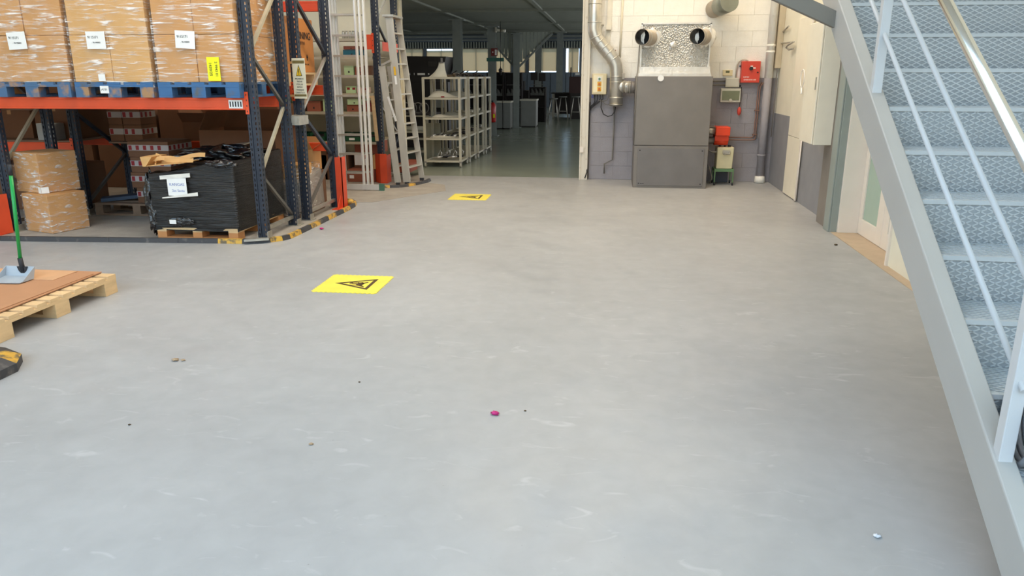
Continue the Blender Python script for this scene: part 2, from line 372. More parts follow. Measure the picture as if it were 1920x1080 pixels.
# back wall of painted blocks
wb = thing('wall_back', None, None, (1, 12.1, 0), kind='structure')
part(MB().box(-.36, 2.52, 12.068, 12.3, 1.56, 6.5), 'upper_mortar_bed', M_mortar, wb)
part(MB().box(-.36, 2.52, 12.068, 12.3, 0, 1.56), 'lower_mortar_bed', M_mortarg, wb)
bw, bh = .44, .224
zb = [1.56-bh*i for i in range(7, -1, -1)]
blkm = {}
def block(x0, x1, z0, z1, m):
    key = (round(x1-x0, 3), round(z1-z0, 3), m.name)
    if key not in blkm: blkm[key] = MB().box(0, x1-x0, 0, .02, 0, z1-z0).mesh('block', m)
    o = bpy.data.objects.new('block', blkm[key]); col.objects.link(o); o.parent = wb
    o.location = Vector((x0, 12.05+random.uniform(-.0012, .0012), z0))-wb.location
for r_ in range(13):
    z0 = 1.56-7*bh+r_*bh; z1 = z0+bh; up = r_ >= 7
    z0c = max(z0, .002)
    if z1 < .03: continue
    x = -.36-(bw/2 if r_ % 2 else 0)
    while x < 2.5:
        a = max(x, -.36); b_ = min(x+bw, 2.5)
        if b_-a > .03: block(a+.0012, b_-.0012, z0c+.0012, z1-.0012, M_cream if up else M_mauve)
        x += bw
part(MB().box(-.36, 2.5, 12.05, 12.07, 1.56+6*bh, 6.5), 'upper_blockwork', M_cream, wb)
one(MB().box(-10, -3.46, 12.6, 12.75, 0, 6.5), 'wall_back', M_wallc, kind='structure')
one(MB().box(-3.46, -.36, 12.15, 12.3, 2.95, 6.5), 'wall_back', M_wallc, kind='structure')
# door jamb steel posts
jb = one(MB().box(-.456, -.36, 11.96, 12.16, 0, 2.95).box(-.36, -.325, 11.93, 12.05, 0, 2.95).box(-.452, -.43, 11.94, 11.96, 0, 2.95), 'trim_3', mat('scuffed_cream_steel', (222, 214, 198), .5, c2=(176, 160, 140), thr=(.6, .8), scale=10), kind='structure', bev=.003)
one(MB().box(-3.52, -3.44, 12.45, 12.6, 0, 2.95).box(-3.44, -3.41, 12.5, 12.58, 0, 2.95), 'trim_4', mat('rusty_cream_post', (214, 204, 178), .6, c2=(150, 110, 74), thr=(.62, .8), scale=7), kind='structure')
# workshop shell
one(MB().box(-18, 4, 12.3, 25.2, 2.93, 3.1), 'ceiling', M_fceil, kind='structure')
one(MB().box(-18, 4, 25.2, 40.1, 3.62, 3.75), 'ceiling', M_fceil, kind='structure')
one(MB().box(-18, 4, 25.2, 25.3, 2.93, 3.7), 'trim_5', M_fceil, kind='structure')
one(MB().box(-18.15, -18, 12.3, 40.1, 0, 3.7), 'wall_left', M_fwall, kind='structure')
one(MB().box(3.2, 3.35, 12.3, 40.1, 0, 3.7), 'wall_right', M_fwall, kind='structure')
one(MB().box(-18, -10, 12.3, 12.45, 0, 3.1), 'wall_back', M_fwall, kind='structure')
for x in (-9, -6.3, -3.65, -1.5, .9):
    one(MB().box(x-.04, x+.04, 12.4, 25.2, 2.895, 2.93), 'ceiling_beam', M_fceil, kind='structure')
for y in (16.5, 20.5, 24.2):
    one(MB().box(-18, 3.2, y-.05, y+.05, 2.88, 2.93), 'ceiling_beam', M_fceil, kind='structure')
for z, h in ((3.42, .1), (3.28, .06)):
    one(MB().box(-18, 3.2, 39.2, 39.4, z, z+h), 'ceiling_beam', M_fcol, kind='structure')
wf = thing('wall_far', None, None, (-4, 40, 0), kind='structure')
wins = [(-17.2, -15.3), (-15.0, -13.1), (-12.85, -11.2), (-10.98, -9.78), (-9.62, -8.02), (-7.76, -6.2), (-5.95, -5.15), (-5.02, -4.4), (-4.25, -2.78), (-2.35, -1.62), (-1.4, .1), (.3, 1.8)]
zs0, zs1 = 1.72, 2.94
part(MB().box(-18, 3.2, 40, 40.15, 0, zs0), 'lower_wall', M_fwall, wf)
part(MB().box(-18, 3.2, 40, 40.15, zs1, 3.7), 'upper_wall', M_fwall, wf)
pb = MB(); xx = -18
for (a, b_) in wins: pb.box(xx, a, 40, 40.15, zs0, zs1); xx = b_
pb.box(xx, 3.2, 40, 40.15, zs0, zs1); part(pb, 'window_piers', M_fwall, wf)
cb = MB()
for k in range(150): cb.box(-17.9+k*.14, -17.9+k*.14+.07, 39.9, 39.98, 2.94, 3.25)
part(cb, 'corrugated_pelmet', M_corr, wf, kind='stuff')
cb = MB()
for k in range(52): cb.box(-17.9+k*.4, -17.9+k*.4+.36, 39.96, 40, .02, 1.66)
part(cb, 'wall_sheets', M_fwall, wf, kind='stuff')
drop = [(.0, 1), (.0, 1), (.0, 1), (0, .97), (.17, .92), (.06, 1), (0, 1), (0, 1), (.05, 1), (.0, 1), (0, 1), (0, 1)]
for k, (a, b_) in enumerate(wins):
    wn = thing('window_%d' % (k+1), None, None, ((a+b_)/2, 40, zs0), kind='structure')
    t = .035; mid = (a+b_)/2
    part(MB().box(a, a+t, 39.98, 40.1, zs0, zs1).box(b_-t, b_, 39.98, 40.1, zs0, zs1).box(a, b_, 39.98, 40.1, zs0, zs0+t).box(a, b_, 39.98, 40.1, zs1-t, zs1).box(mid-.02, mid+.02, 40.02, 40.1, zs0, zs1), 'window_frame', M_wframe, wn)
    lo = zs0+.02+(.06 if k in (5, 8) else 0) + (.55 if k == 4 else 0)
    hi = zs1-.01-(.1 if k == 4 else 0)
    g = .0 if k != 9 else .2
    part(MB().box(a+g*.7+.008, b_-g*.2-.012, 39.97, 39.978, lo, hi), 'roller_blind', F_blind, wn)

# ------------------------------------------------------------------ staircase
SL = .672; g_, r_s = .26787, .18
st = thing('staircase', 'grey steel staircase with diamond patterned steps against the right wall', 'staircase', (1.9, 2.2, 0))
def sl(y, off): return -1.15+off+SL*y
def stringer(x0, x1, yt):
    o = MB(); ys = 1.711; yb = 2.024
    # closed box profile cut level at the floor
    A = [(x0, ys, 0.001), (x0, yb, 0.001), (x0, yt, sl(yt, -.21)), (x0, yt, sl(yt, 0))]
    B_ = [(x1, p[1], p[2]) for p in A]
    return o.hexa([A[0], A[1], B_[1], B_[0], A[3], A[2], B_[2], B_[3]])
YT = 7.35
part(stringer(1.258, 1.326, YT), 'stringer', M_stair, st, bev=.006)
part(stringer(2.37, 2.435, YT), 'stringer', M_stair, st, bev=.006)
NST = 20
W0, W1 = 1.328, 2.368
def ridge_mesh(w, h):
    o = MB(); dx = .052; dy = .025; sl_ = dy/dx
    n = 0
    for s_ in (1, -1):
        c = -h/sl_ if s_ > 0 else 0
        while c < w + (0 if s_ > 0 else h/sl_):
            # line: x = c + s*(t)/sl_, t in 0..h
            t0, t1 = 0.0, h
            xa, xb = c, c+s_*h/sl_
            lo, hi = (xa, xb) if xa < xb else (xb, xa)
            a0 = max(0, lo); a1 = min(w, hi)
            if a1-a0 > .008:
                ya = (a0-c)*s_*sl_; yb_ = (a1-c)*s_*sl_
                o.bar((a0, 0, ya), (a1, 0, yb_), .0052, .003, up=(0, 1, 0))
            c += dx
    return o
rm = ridge_mesh(W1-W0, .168).mesh('diamond_ridges', M_ridge)
tm0 = ridge_mesh(W1-W0, .262)
tm0.v = [(x, z, 0) if False else (x, z, y) for (x, y, z) in tm0.v]
tm = tm0.mesh('diamond_ridges', M_ridge)
tread = MB().box(0, W1-W0, 0, .275, -.004, 0).mesh('tread', M_tread)
riser = MB().box(0, W1-W0, 0, .004, -.176, 0).mesh('riser', M_tread)
lipm = MB().box(0, W1-W0, 0, .022, -.016, .002).mesh('nosing_lip', M_ridge)
def lnk(me, name, parent, loc, kind=None):
    o = bpy.data.objects.new(name, me); col.objects.link(o); o.parent = parent; o.location = loc
    if kind: o['kind'] = kind
    return o
for k in range(-3, NST-3):
    yn = 2.812+k*g_; zn = .73+k*r_s
    t = lnk(tread, 'tread', st, Vector((W0, yn, zn))-st.location)
    lnk(tm, 'diamond_ridges', t, (0, .004, .001), 'stuff'); lnk(lipm, 'nosing_lip', t, (0, -.004, 0))
    rs = lnk(riser, 'riser', st, Vector((W0, yn+.004, zn-.005))-st.location)
    lnk(rm, 'diamond_ridges', rs, (0, -.001, -.174), 'stuff')
part(MB().box(1.258, 2.44, YT-.02, 8.9, 3.68, 3.79), 'landing', M_stair, st)
part(MB().box(1.26, 1.34, 8.8, 8.88, 3.79, 6.5).box(1.26, 1.34, 7.38, 7.46, 3.79, 6.5), 'landing_hanger', M_stair, st)
# posts
for (y, x) in ((2.345, 1.292), (3.99, 1.292), (5.63, 1.292), (7.2, 1.292)):
    zb_ = sl(y, -.005); part(MB().box(x-.022, x+.022, y-.022, y+.022, zb_-.02, zb_+.93), 'railing_post', M_rail, st, bev=.003)
for off in (.27, .535):
    part(MB().tube([(1.292, 2.3, sl(2.3, off)), (1.292, 7.3, sl(7.3, off))], .0105, 10), 'railing_rod', M_rail, st)
hr = part(MB().tube([(1.292, 1.95, sl(1.95, .80)), (1.292, 7.35, sl(7.35, .80))], .0235, 18), 'handrail', M_chrome, st, 'polished steel handrail tube')
for y in (2.345, 3.99, 5.63): sub(MB().bar((1.292, y, sl(y, .76)), (1.292, y, sl(y, .80)), .02, .02), 'handrail_bracket', M_steel, hr)
# strut from the stringer up to a hanger under the roof
bs = thing('diagonal_strut', 'grey steel strut running up from the staircase stringer out of view', 'strut', (1.2, 4.5, 1.8))
part(MB().bar((1.30, 4.74, 1.889), (-1.0, 4.74, 2.897), .05, .085), 'strut_tube', mat('strut_grey_paint', (122, 116, 106), .5, var=.04), bs, bev=.004)
part(MB().box(-1.04, -.96, 4.70, 4.78, 2.84, 6.5), 'hanger_post', M_stair, bs)
# hose coil, clear bag and red thing on the third step (z = .55, y 2.57..2.8)
b = MB()
for q in range(4):
    rr_ = .128-.004*q
    b.tube([(1.352+.022*q+.018*math.cos(t*math.pi/12), 2.405+rr_*math.cos(t*math.pi/12), .507+rr_*math.sin(t*math.pi/12)) for t in range(24)], .0105, 8, closed=True)
one(b, 'hose_coil', M_hose, 'grey hose coil leaning inside the stringer behind the railing post', 'hose')
bag = thing('tool_bag', 'clear plastic bag holding a red orange item on a low stair step', 'bag', (1.50, 2.38, .371))
part(MB().ball((1.50, 2.37, .44), .05, 14, (1, .8, 1.2)).disc((1.50, 2.37, .385), (0, 0, 1), .05, .02), 'orange_item', M_odan, bag)
def bagf(u, v):
    t = u*2*math.pi; rr_ = (.075+.012*math.sin(5*t+9*v)+.006*math.sin(11*t))*(1-.55*v**2)
    return (1.505+rr_*math.cos(t), 2.385+rr_*.8*math.sin(t), .374+.30*v)
part(MB().grid(bagf, 36, 14), 'clear_bag', F_clr, bag)

# ------------------------------------------------------------------ pallet racks
def hole_plate(b, w, h, cols, hw, hh, pitch, org, ux, nrm, th=.003):
    # plate in plane spanned by ux and z with rectangular perforations and inner walls
    ux = Vector(ux); nz = Vector((0, 0, 1)); nrm = Vector(nrm); org = Vector(org)
    P = lambda a, z, d=0: org+ux*a+nz*z-nrm*d
    def q(a0, a1, z0, z1):
        o = len(b.v); b.v += [tuple(P(a0, z0)), tuple(P(a1, z0)), tuple(P(a1, z1)), tuple(P(a0, z1))]; b.f.append((o, o+1, o+2, o+3)); b.sm.append(False)
    z = 0; n = int(h/pitch)
    for k in range(n):
        z0 = k*pitch; q(0, w, z0, z0+pitch-hh)
        a = 0
        for c in cols:
            q(a, c-hw/2, z0+pitch-hh, z0+pitch); a = c+hw/2
            # inner walls
            A = (c-hw/2, c+hw/2); Z = (z0+pitch-hh, z0+pitch)
            o = len(b.v)
            for d in (0, th):
                for (aa, zz) in ((A[0], Z[0]), (A[1], Z[0]), (A[1], Z[1]), (A[0], Z[1])): b.v.append(tuple(P(aa, zz, d)))
            for i in range(4): b.f.append((o+i, o+(i+1) % 4, o+4+(i+1) % 4, o+4+i)); b.sm.append(False)
        q(a, w, z0+pitch-hh, z0+pitch)
def upright_mesh(h=4.0):
    b = MB()
    hole_plate(b, .036, h, [.018], .011, .026, .05, (-.05, 0, 0), (1, 0, 0), (0, -1, 0))
    hole_plate(b, .036, h, [.018], .011, .026, .05, (.014, 0, 0), (1, 0, 0), (0, -1, 0))
    b.box(-.0145, .0145, .0085, .0115, 0, h)                  # recessed groove
    b.box(-.0165, -.014, 0, .011, 0, h).box(.014, .0165, 0, .011, 0, h)
    hole_plate(b, .07, h, [.035], .012, .026, .05, (.05, 0, 0), (0, 1, 0), (1, 0, 0))
    hole_plate(b, .07, h, [.035], .012, .026, .05, (-.05, 0, 0), (0, 1, 0), (-1, 0, 0))
    b.box(-.05, -.028, .067, .07, 0, h).box(.028, .05, .067, .07, 0, h)
    return b.mesh('upright', M_blue)
UPM = upright_mesh()
FPM = MB().box(-.075, .075, -.03, .11, 0, .006).box(-.058, -.05, -.012, .085, .006, .07).box(.05, .058, -.012, .085, .006, .07).mesh('foot_plate', M_steel)
def upright(rack, x, y):
    u = lnk(UPM, 'upright', rack, Vector((x, y, .008))-rack.location); f = lnk(FPM, 'foot_plate', u, (0, 0, -.004)); return u
def connector(rack, x, y, z0, z1, side=-1):
    c = part(MB().box(x-.055 if side < 0 else x+.02, x-.02 if side < 0 else x+.055, y-.006, y, z0, z1).box(x+side*.055-.002, x+side*.055+.002, y-.004, y+.05, z0, z1), 'beam_connector', M_orange, rack)
    sb = MB(); n = 4
    for i in range(n): sb.bar((x+side*.0375, y-.0075, z0+(i+.5)*(z1-z0)/n-.008), (x+side*.0375, y-.0075, z0+(i+.5)*(z1-z0)/n+.008), .009, .003)
    sub(sb, 'connector_hooks', M_mink, c)
r1 = thing('pallet_rack', 'front dark blue pallet rack with orange beams holding blue pallets of wrapped cartons', 'rack', (-4.8, 7.4, 0))
XR, XL = -3.45, -6.235
for x in (XR, XL):
    upright(r1, x, 7.06); upright(r1, x+.03, 7.74)
def beam(rack, x0, x1, y, z0, z1, m=M_orange, dy=.05):
    bb = MB().box(x0, x1, y, y+dy, z0, z1).box(x0, x1, y-.004, y+.001, z1-.022, z1-.002).box(x0, x1, y-.004, y+.001, z0+.002, z0+.022)
    return part(bb, 'beam', m, rack, bev=.003)
bm = beam(r1, XL+.05, XR-.05, 7.045, 1.275, 1.39); beam(r1, XL+.08, XR-.02, 7.77, 1.275, 1.39)
connector(r1, XR+.0, 7.055, 1.235, 1.445); connector(r1, XL, 7.055, 1.235, 1.445, 1)
lb = sub(MB().box(-3.665, -3.525, 7.036, 7.0405, 1.29, 1.37), 'barcode_label', M_white, bm)
lb.parent = r1; lb.location = -r1.location
bb = MB()
for i in range(5): bb.box(-3.655+i*.027, -3.655+i*.027+.012, 7.0345, 7.036, 1.305, 1.355)
sub(bb, 'barcode', M_ink, lb)
def brace(rack, p, q, m, w=.03):
    return part(MB().bar(p, q, w, w), 'brace', m, rack)
for (x, d) in ((XR+.02, 0), (XL-.035, 0)):
    f = 7.12; re = 7.75
    brace(r1, (x, f, .10), (x, re, .10), M_steel, .035); brace(r1, (x, f, .62), (x, re, .13), mat('dull_steel_strut', (110, 106, 100), .5, .5))
    brace(r1, (x, f, .68), (x, re, 1.27), M_beige); brace(r1, (x, f, 1.78), (x, re, 1.30), MATS['dull_steel_strut'])
    brace(r1, (x, f, 1.84), (x, re, 2.40), M_beige); brace(r1, (x, f, 2.95), (x, re, 2.44), M_blue); brace(r1, (x, f, 3.0), (x, re, 3.55), M_beige)
r2 = thing('pallet_rack', 'second dark blue pallet rack behind the front one, hazard sign on its frame', 'rack', (-4.8, 8.5, 0))
for x in (-3.40, -6.13):
    upright(r2, x, 8.06); upright(r2, x+.03, 8.92)
    f = 8.12; re = 8.93
    brace(r2, (x+.02, f, .10), (x+.02, re, .10), M_steel, .035); brace(r2, (x+.02, f, .15), (x+.02, re, .64), MATS['dull_steel_strut'])
    brace(r2, (x+.02, f, 1.18), (x+.02, re, .66), M_blue, .035); brace(r2, (x+.02, f, 1.22), (x+.02, re, 1.80), M_steel)
    brace(r2, (x+.02, f, 2.40), (x+.02, re, 1.84), M_blue, .035); brace(r2, (x+.02, f, 2.44), (x+.02, re, 3.0), M_steel)
for (y, z) in ((8.06, 1.37), (8.95, 1.37), (8.06, 2.40), (8.95, 2.32)): beam(r2, -6.08, -3.44, y, z, z+.115)
beam(r2, -6.06, -3.44, 8.95, .70, .80); beam(r2, -9.2, -6.18, 8.06, .74, .85); beam(r2, -9.2, -6.18, 8.95, .74, .85)
connector(r2, -6.13, 8.055, .68, .90); connector(r2, -3.40, 8.055, 1.33, 1.53)
part(MB().box(-6.05, -5.35, 8.55, 8.98, .80, .82), 'chipboard_deck', M_woodd, r2)
part(MB().box(-9.1, -6.2, 8.08, 8.98, .85, .868), 'chipboard_deck', M_woodd, r2)
sp = part(MB().box(-3.41, -3.285, 7.80, 8.05, 1.085, 1.18).box(-3.415, -3.41, 7.79, 8.06, 1.08, 1.185).box(-3.40, -3.30, 7.79, 7.80, 1.11, 1.155), 'row_spacer', M_steel, r2, 'galvanised spacer joining the two rack frames')
# far left neighbour upright guard
gd = thing('upright_guard', 'orange steel guard at the foot of the far left front upright', 'rack guard', (-6.32, 6.95, 0))
part(MB().box(-6.42, -6.24, 6.86, 6.87, .01, .42).hexa([(-6.24, 6.86, .01), (-6.23, 6.86, .01), (-6.17, 6.98, .01), (-6.18, 6.98, .01), (-6.24, 6.86, .42), (-6.23, 6.86, .42), (-6.17, 6.98, .42), (-6.18, 6.98, .42)]), 'guard_plate', M_redor, gd)
part(MB().box(-6.46, -6.2, 6.85, 7.0, .004, .012), 'base_plate', M_redor, gd)
gd = thing('upright_guard', 'red orange steel guard at the rear corner of the second rack beside the kerb', 'rack guard', (-3.27, 9.0, 0))
part(MB().box(-3.335, -3.325, 8.93, 9.05, .01, .63).box(-3.335, -3.25, 8.90, 8.91, .01, .63).box(-3.26, -3.25, 8.90, 9.04, .01, .63), 'guard_channel', M_redor, gd)
part(MB().hexa([(-3.29, 8.74, .004), (-3.28, 8.74, .004), (-3.28, 8.90, .004), (-3.29, 8.90, .004), (-3.29, 8.77, .02), (-3.28, 8.77, .02), (-3.28, 8.90, .16), (-3.29, 8.90, .16)]).box(-3.35, -3.23, 8.74, 9.06, .004, .012), 'gusset_foot', M_redor, gd)
# hazard sign on the second rack
sg = thing('hazard_sign', 'tall cream sign with yellow warning triangle on the rack upright', 'sign', (-3.345, 8.035, 1.36))
part(MB().box(-3.418, -3.272, 8.03, 8.034, 1.355, 1.775), 'sign_board', M_conn, sg, bev=.001)
part(MB().box(-3.412, -3.278, 8.0275, 8.030, 1.722, 1.752).box(-3.412, -3.278, 8.0275, 8.030, 1.378, 1.40), 'border_band', mat('olive_print', (120, 106, 60), .5, var=0), sg)
tri = part(MB().prism([(-.034, 0), (.034, 0), (0, .118)], 0, .002, lambda x, y, z: (-3.345+x, 8.0295-z, 1.592+y)), 'triangle_border', M_ink, sg)
sub(MB().prism([(-.027, 0), (.027, 0), (0, .096)], 0, .002, lambda x, y, z: (-3.345+x, 8.0275-z, 1.597+y)), 'triangle', mat('hazard_yellow', (232, 190, 40), .5, var=0), tri)
sub(MB().box(-3.349, -3.341, 8.0235, 8.0256, 1.625, 1.665).box(-3.349, -3.341, 8.0235, 8.0256, 1.608, 1.617), 'exclamation_mark', M_ink, tri)
for i, s_ in enumerate(('PROHIBIDO', 'TREPAR', 'POR LAS', 'RIESGO', 'TRABAJOS', 'CARRETILLA')):
    text(s_, (-3.345, 8.0285, 1.562-i*.029), UP, .023, M_ink, sg, sx=.8)
for z in (1.73, 1.385): part(MB().box(-3.47, -3.42, 8.02, 8.04, z-.012, z+.012), 'fixing_clip', M_brown, sg)

# ------------------------------------------------------------------ kerb around the racks
kb = thing('rack_kerb', 'low black and yellow striped kerb bending around the front racks', 'kerb', (-3.5, 7.2, 0))
path = [(-9.9, 6.62), (-7.5, 6.62), (-6.02, 6.62), (-4.9, 6.70), (-4.2, 6.76), (-3.80, 6.79), (-3.55, 6.80), (-3.42, 6.83), (-3.30, 6.90), (-3.21, 6.99), (-3.17, 7.09), (-3.16, 7.35), (-3.155, 7.62), (-3.15, 7.88), (-3.15, 8.12), (-3.145, 8.36), (-3.14, 8.60), (-3.14, 8.84), (-3.15, 9.05), (-3.20, 9.24), (-3.30, 9.38), (-3.42, 9.44)]
kc = 'BBBBBYBBYBYBYBYBYBYBY'
def kerb(root, path, cols, h=.045, wd=.045):
    n = len(path); off = []
    for i, p in enumerate(path):
        a = Vector(path[max(i-1, 0)]); c = Vector(path[min(i+1, n-1)]); d = (c-a).normalized(); off.append(Vector((-d.y, d.x)))
    for i in range(n-1):
        p, q = Vector(path[i]), Vector(path[i+1]); a, c = off[i]*wd, off[i+1]*wd
        d = (q-p).normalized()*.0015; p = p+d; q = q-d
        part(MB().hexa([(p.x, p.y, .001), (q.x, q.y, .001), (q.x+c.x, q.y+c.y, .001), (p.x+a.x, p.y+a.y, .001), (p.x+a.x*.25, p.y+a.y*.25, h), (q.x+c.x*.25, q.y+c.y*.25, h), (q.x+c.x, q.y+c.y, h), (p.x+a.x, p.y+a.y, h)]), 'kerb_segment', M_yellow if cols[i] == 'Y' else M_kblack, root)
kerb(kb, path, kc)
part(MB().prism([(-3.51, 6.765), (-3.30, 6.865), (-3.31, 6.905), (-3.50, 6.85)], .03, .052), 'kerb_cap', M_steel, kb, 'worn metal edge plate on the kerb corner')
kb2 = thing('ladder_kerb', 'short black and yellow kerb curving around the ladder feet', 'kerb', (-3.0, 10.9, 0))
kerb(kb2, [(-3.27, 10.62), (-3.17, 10.645), (-3.03, 10.70), (-2.93, 10.83), (-2.86, 10.97), (-2.80, 11.12), (-2.75, 11.30), (-2.75, 11.50)], 'YBBYBBBB'[0:7], .04, .05)
one(MB().ball((-3.24, 9.12, .045), .05, 12, (1, 1, .8)), 'yellow_ball', M_yellow, 'round yellow plastic ball lying on the kerb beside the red guard', 'ball')
bp = thing('column_bumper', 'faceted black and yellow bumper block cut by the left edge of the frame', 'bumper', (-3.7, 3.5, 0))
o8 = [(-4.3, 3.15), (-3.42, 3.20), (-3.25, 3.33), (-3.245, 3.52), (-3.33, 3.66), (-3.50, 3.74), (-4.3, 3.80)]
i8 = [(-4.3, 3.30), (-3.52, 3.33), (-3.39, 3.40), (-3.385, 3.49), (-3.43, 3.56), (-3.55, 3.61), (-4.3, 3.65)]
part(MB().prism(o8, .001, .05), 'rubber_base', M_kblack, bp)
bq = MB(); n = len(o8)
for i in range(1, n-2):
    p, q, r0, s0 = o8[i], o8[i+1], i8[i+1], i8[i]
    yb_ = MB().hexa([(p[0], p[1], .05), (q[0], q[1], .05), (r0[0], r0[1], .05), (s0[0], s0[1], .05), ((p[0]+s0[0])/2, (p[1]+s0[1])/2, .085), ((q[0]+r0[0])/2, (q[1]+r0[1])/2, .085), (r0[0], r0[1], .09), (s0[0], s0[1], .09)])
    part(yb_, 'bumper_segment', M_yellow if i in (3, ) else M_kblack, bp)
part(MB().prism(i8, .05, .088), 'top_plate', mat('worn_bumper_top', (170, 166, 168), .5, c2=(222, 190, 150), thr=(.5, .6), scale=8), bp)

# ------------------------------------------------------------------ pallets and cartons
def pallet(x0, x1, y0, y1, z0, along, nb, m1, m2, label, group=None, h=.144):
    p = thing('pallet', label, 'pallet', ((x0+x1)/2, (y0+y1)/2, z0), group)
    L = (y1-y0) if along == 'y' else (x1-x0); Wd = (x1-x0) if along == 'y' else (y1-y0)
    def bx(l0, l1, w0, w1, a, c):
        if along == 'y': return MB().box(x0+w0, x0+w1, y0+l0, y0+l1, z0+a, z0+c)
        return MB().box(x0+l0, x0+l1, y0+w0, y0+w1, z0+a, z0+c)
    bw_ = Wd/nb*(.80 if nb < 9 else .74); gp = (Wd-bw_*nb)/(nb-1)
    for i in range(nb): part(bx(0, L, i*(bw_+gp), i*(bw_+gp)+bw_, h-.022, h), 'deck_board', m1, p)
    for l in (0, L/2-.05, L-.1): part(bx(l, l+.1, 0, Wd, h-.044, h-.0225), 'cross_board', m1, p)
    for l in (0, L/2-.05, L-.1):
        for w_ in (0, Wd/2-.07, Wd-.14): part(bx(l+.001, l+.099, w_, w_+.14, .0225, h-.0445), 'block', m2, p)
    for w_ in (0, Wd/2-.07, Wd-.14): part(bx(0, L, w_, w_+.14, 0, .022), 'bottom_board', m2, p)
    return p
def carton(x0, x1, y0, y1, z0, z1, label, m=M_brown, group=None, tape=True, rot=0, tilt=0):
    c = ((x0+x1)/2, (y0+y1)/2, z0); hx, hy, hz = (x1-x0)/2, (y1-y0)/2, z1-z0
    r = thing('carton', label, 'box', c, group)
    bd = part(MB().box(-hx, hx, -hy, hy, 0, hz-.004), 'carton_body', m, r, bev=.004, local=True)
    part(MB().box(-hx+.003, -.001, -hy+.003, hy-.003, hz-.005, hz).box(.001, hx-.003, -hy+.003, hy-.003, hz-.005, hz), 'top_flap', m, r, local=True)
    if tape:
        part(MB().box(-.025, .025, -hy+.01, hy-.01, hz, hz+.0008).box(-.025, .025, -hy-.0008, -hy, hz-.05, hz), 'tape', M_tape, r, local=True)
    r.rotation_euler = (0, tilt, rot)
    return r
POS = ['left', 'middle', 'right']
pal_x = [(-5.99, -5.25), (-5.20, -4.38), (-4.33, -3.505)]
bw2 = [.455, .455]
for k, (a, b_) in enumerate(pal_x):
    if k == 0: a = -6.08
    pallet(a, b_, 6.96, 8.03, 1.391, 'y', 5, M_pblue if k else M_pblue2, M_pblue2 if k < 2 else M_pblue, 'blue wooden pallet at the %s of the orange beam under tall cartons' % POS[k])
    mid = (a+b_)/2
    for lv in range(2):
        z0 = 1.5365+lv*.436
        for c_, (u, v) in enumerate(((a+.006, mid-.002), (mid+.002, b_-.006))):
            dxx = random.uniform(-.004, .004)
            carton(u+dxx, v+dxx, 6.985+random.uniform(-.006, .006), 7.50, z0, z0+.433,
                   '%s %s front carton of the wrapped load on the %s blue pallet' % (('lower', 'upper')[lv], ('left', 'right')[c_], POS[k]), M_brownl if k == 1 else M_brown, 'cartons wrapped on the blue pallets', tape=False)
            carton(u, v, 7.505, 8.02, z0, z0+.433,
                   '%s %s back carton of the wrapped load on the %s blue pallet' % (('lower', 'upper')[lv], ('left', 'right')[c_], POS[k]), M_brown, 'cartons wrapped on the blue pallets', tape=False)
    # stretch film: four walls of rippled clear film
    wr_ = thing('stretch_wrap', 'clear stretch film around the cartons on the %s blue pallet' % POS[k], 'wrap', (mid, 7.5, 1.5))
    x0, x1, y0, y1, z0, z1 = a-.004, b_+.004, 6.968, 8.03, 1.50, 2.418
    ph = k*1.7
    def rip(s_, v):
        pinch = -.006*math.exp(-((v-.49)/.03)**2)
        return .004*math.sin(9*s_+23*v+ph)+.003*math.sin(31*v+5*s_+ph)+pinch
    loop = [(x0, y0), (x1, y0), (x1, y1), (x0, y1), (x0, y0)]
    def shell(u, v):
        t = u*4; i = min(int(t), 3); f = t-i; p, q = loop[i], loop[i+1]
        d = rip(u*12, v); nx, ny = ((0, -1), (1, 0), (0, 1), (-1, 0))[i]
        e = 1 if 0.02 < f < .98 else 0
        return (p[0]+(q[0]-p[0])*f+nx*d*e, p[1]+(q[1]-p[1])*f+ny*d*e, z0+(z1-z0)*v+(.014*math.sin(14*u+ph) if v == 0 else 0))
    part(MB().grid(shell, 96, 46), 'film', F_pal, wr_)
    # paper label
    lx = (-5.735, -4.905, -3.995)[k]; lz = 1.922; wl, hl = .098, .080
    rz = (-.05, .0, .06)[k]
    Mx = Matrix.Translation((lx, 6.955, lz)) @ Matrix.Rotation(rz, 4, 'Y')
    pl = part(MB().hexa([Mx @ Vector(v) for v in ((-wl, 0, -hl), (wl, 0, -hl), (wl, .002, -hl), (-wl, .002, -hl), (-wl, 0, hl), (wl, 0, hl), (wl, .002, hl), (-wl, .002, hl))]), 'paper_label', M_white, wr_)
    text('9115171', Mx @ Vector((-.025, -.0015, .026)), UP, .032, M_ink, pl)
    text('- 70-M0002', Mx @ Vector((.0, -.0015, -.022)), UP, .020, M_ink, pl)
yl = thing('yellow_label', 'bright yellow handwritten label on the right wrapped load', 'label', (-3.73, 6.95, 1.6))
o = part(MB().box(-3.80, -3.675, 6.952, 6.955, 1.548, 1.765), 'label_sheet', M_ylabel, yl)
text('2 9943 01', (-3.71, 6.951, 1.655), (R(90), R(90), 0), .034, M_ink, o)
text('1439/25', (-3.768, 6.951, 1.655), (R(90), R(90), 0), .038, M_ink, o)
sl_ = one(MB().box(-4.93, -4.86, 6.952, 6.955, 1.545, 1.61), 'small_label', M_white, 'small blank white sticker low on the middle wrapped load', 'label')
pl = one(MB().box(-4.93, -4.84, 6.951, 6.954, 1.43, 1.50), 'pallet_ticket', M_white, 'white ticket stuck on the front block of the middle blue pallet', 'label')
text('A191', (-4.885, 6.9500, 1.465), UP, .03, M_ink, pl)
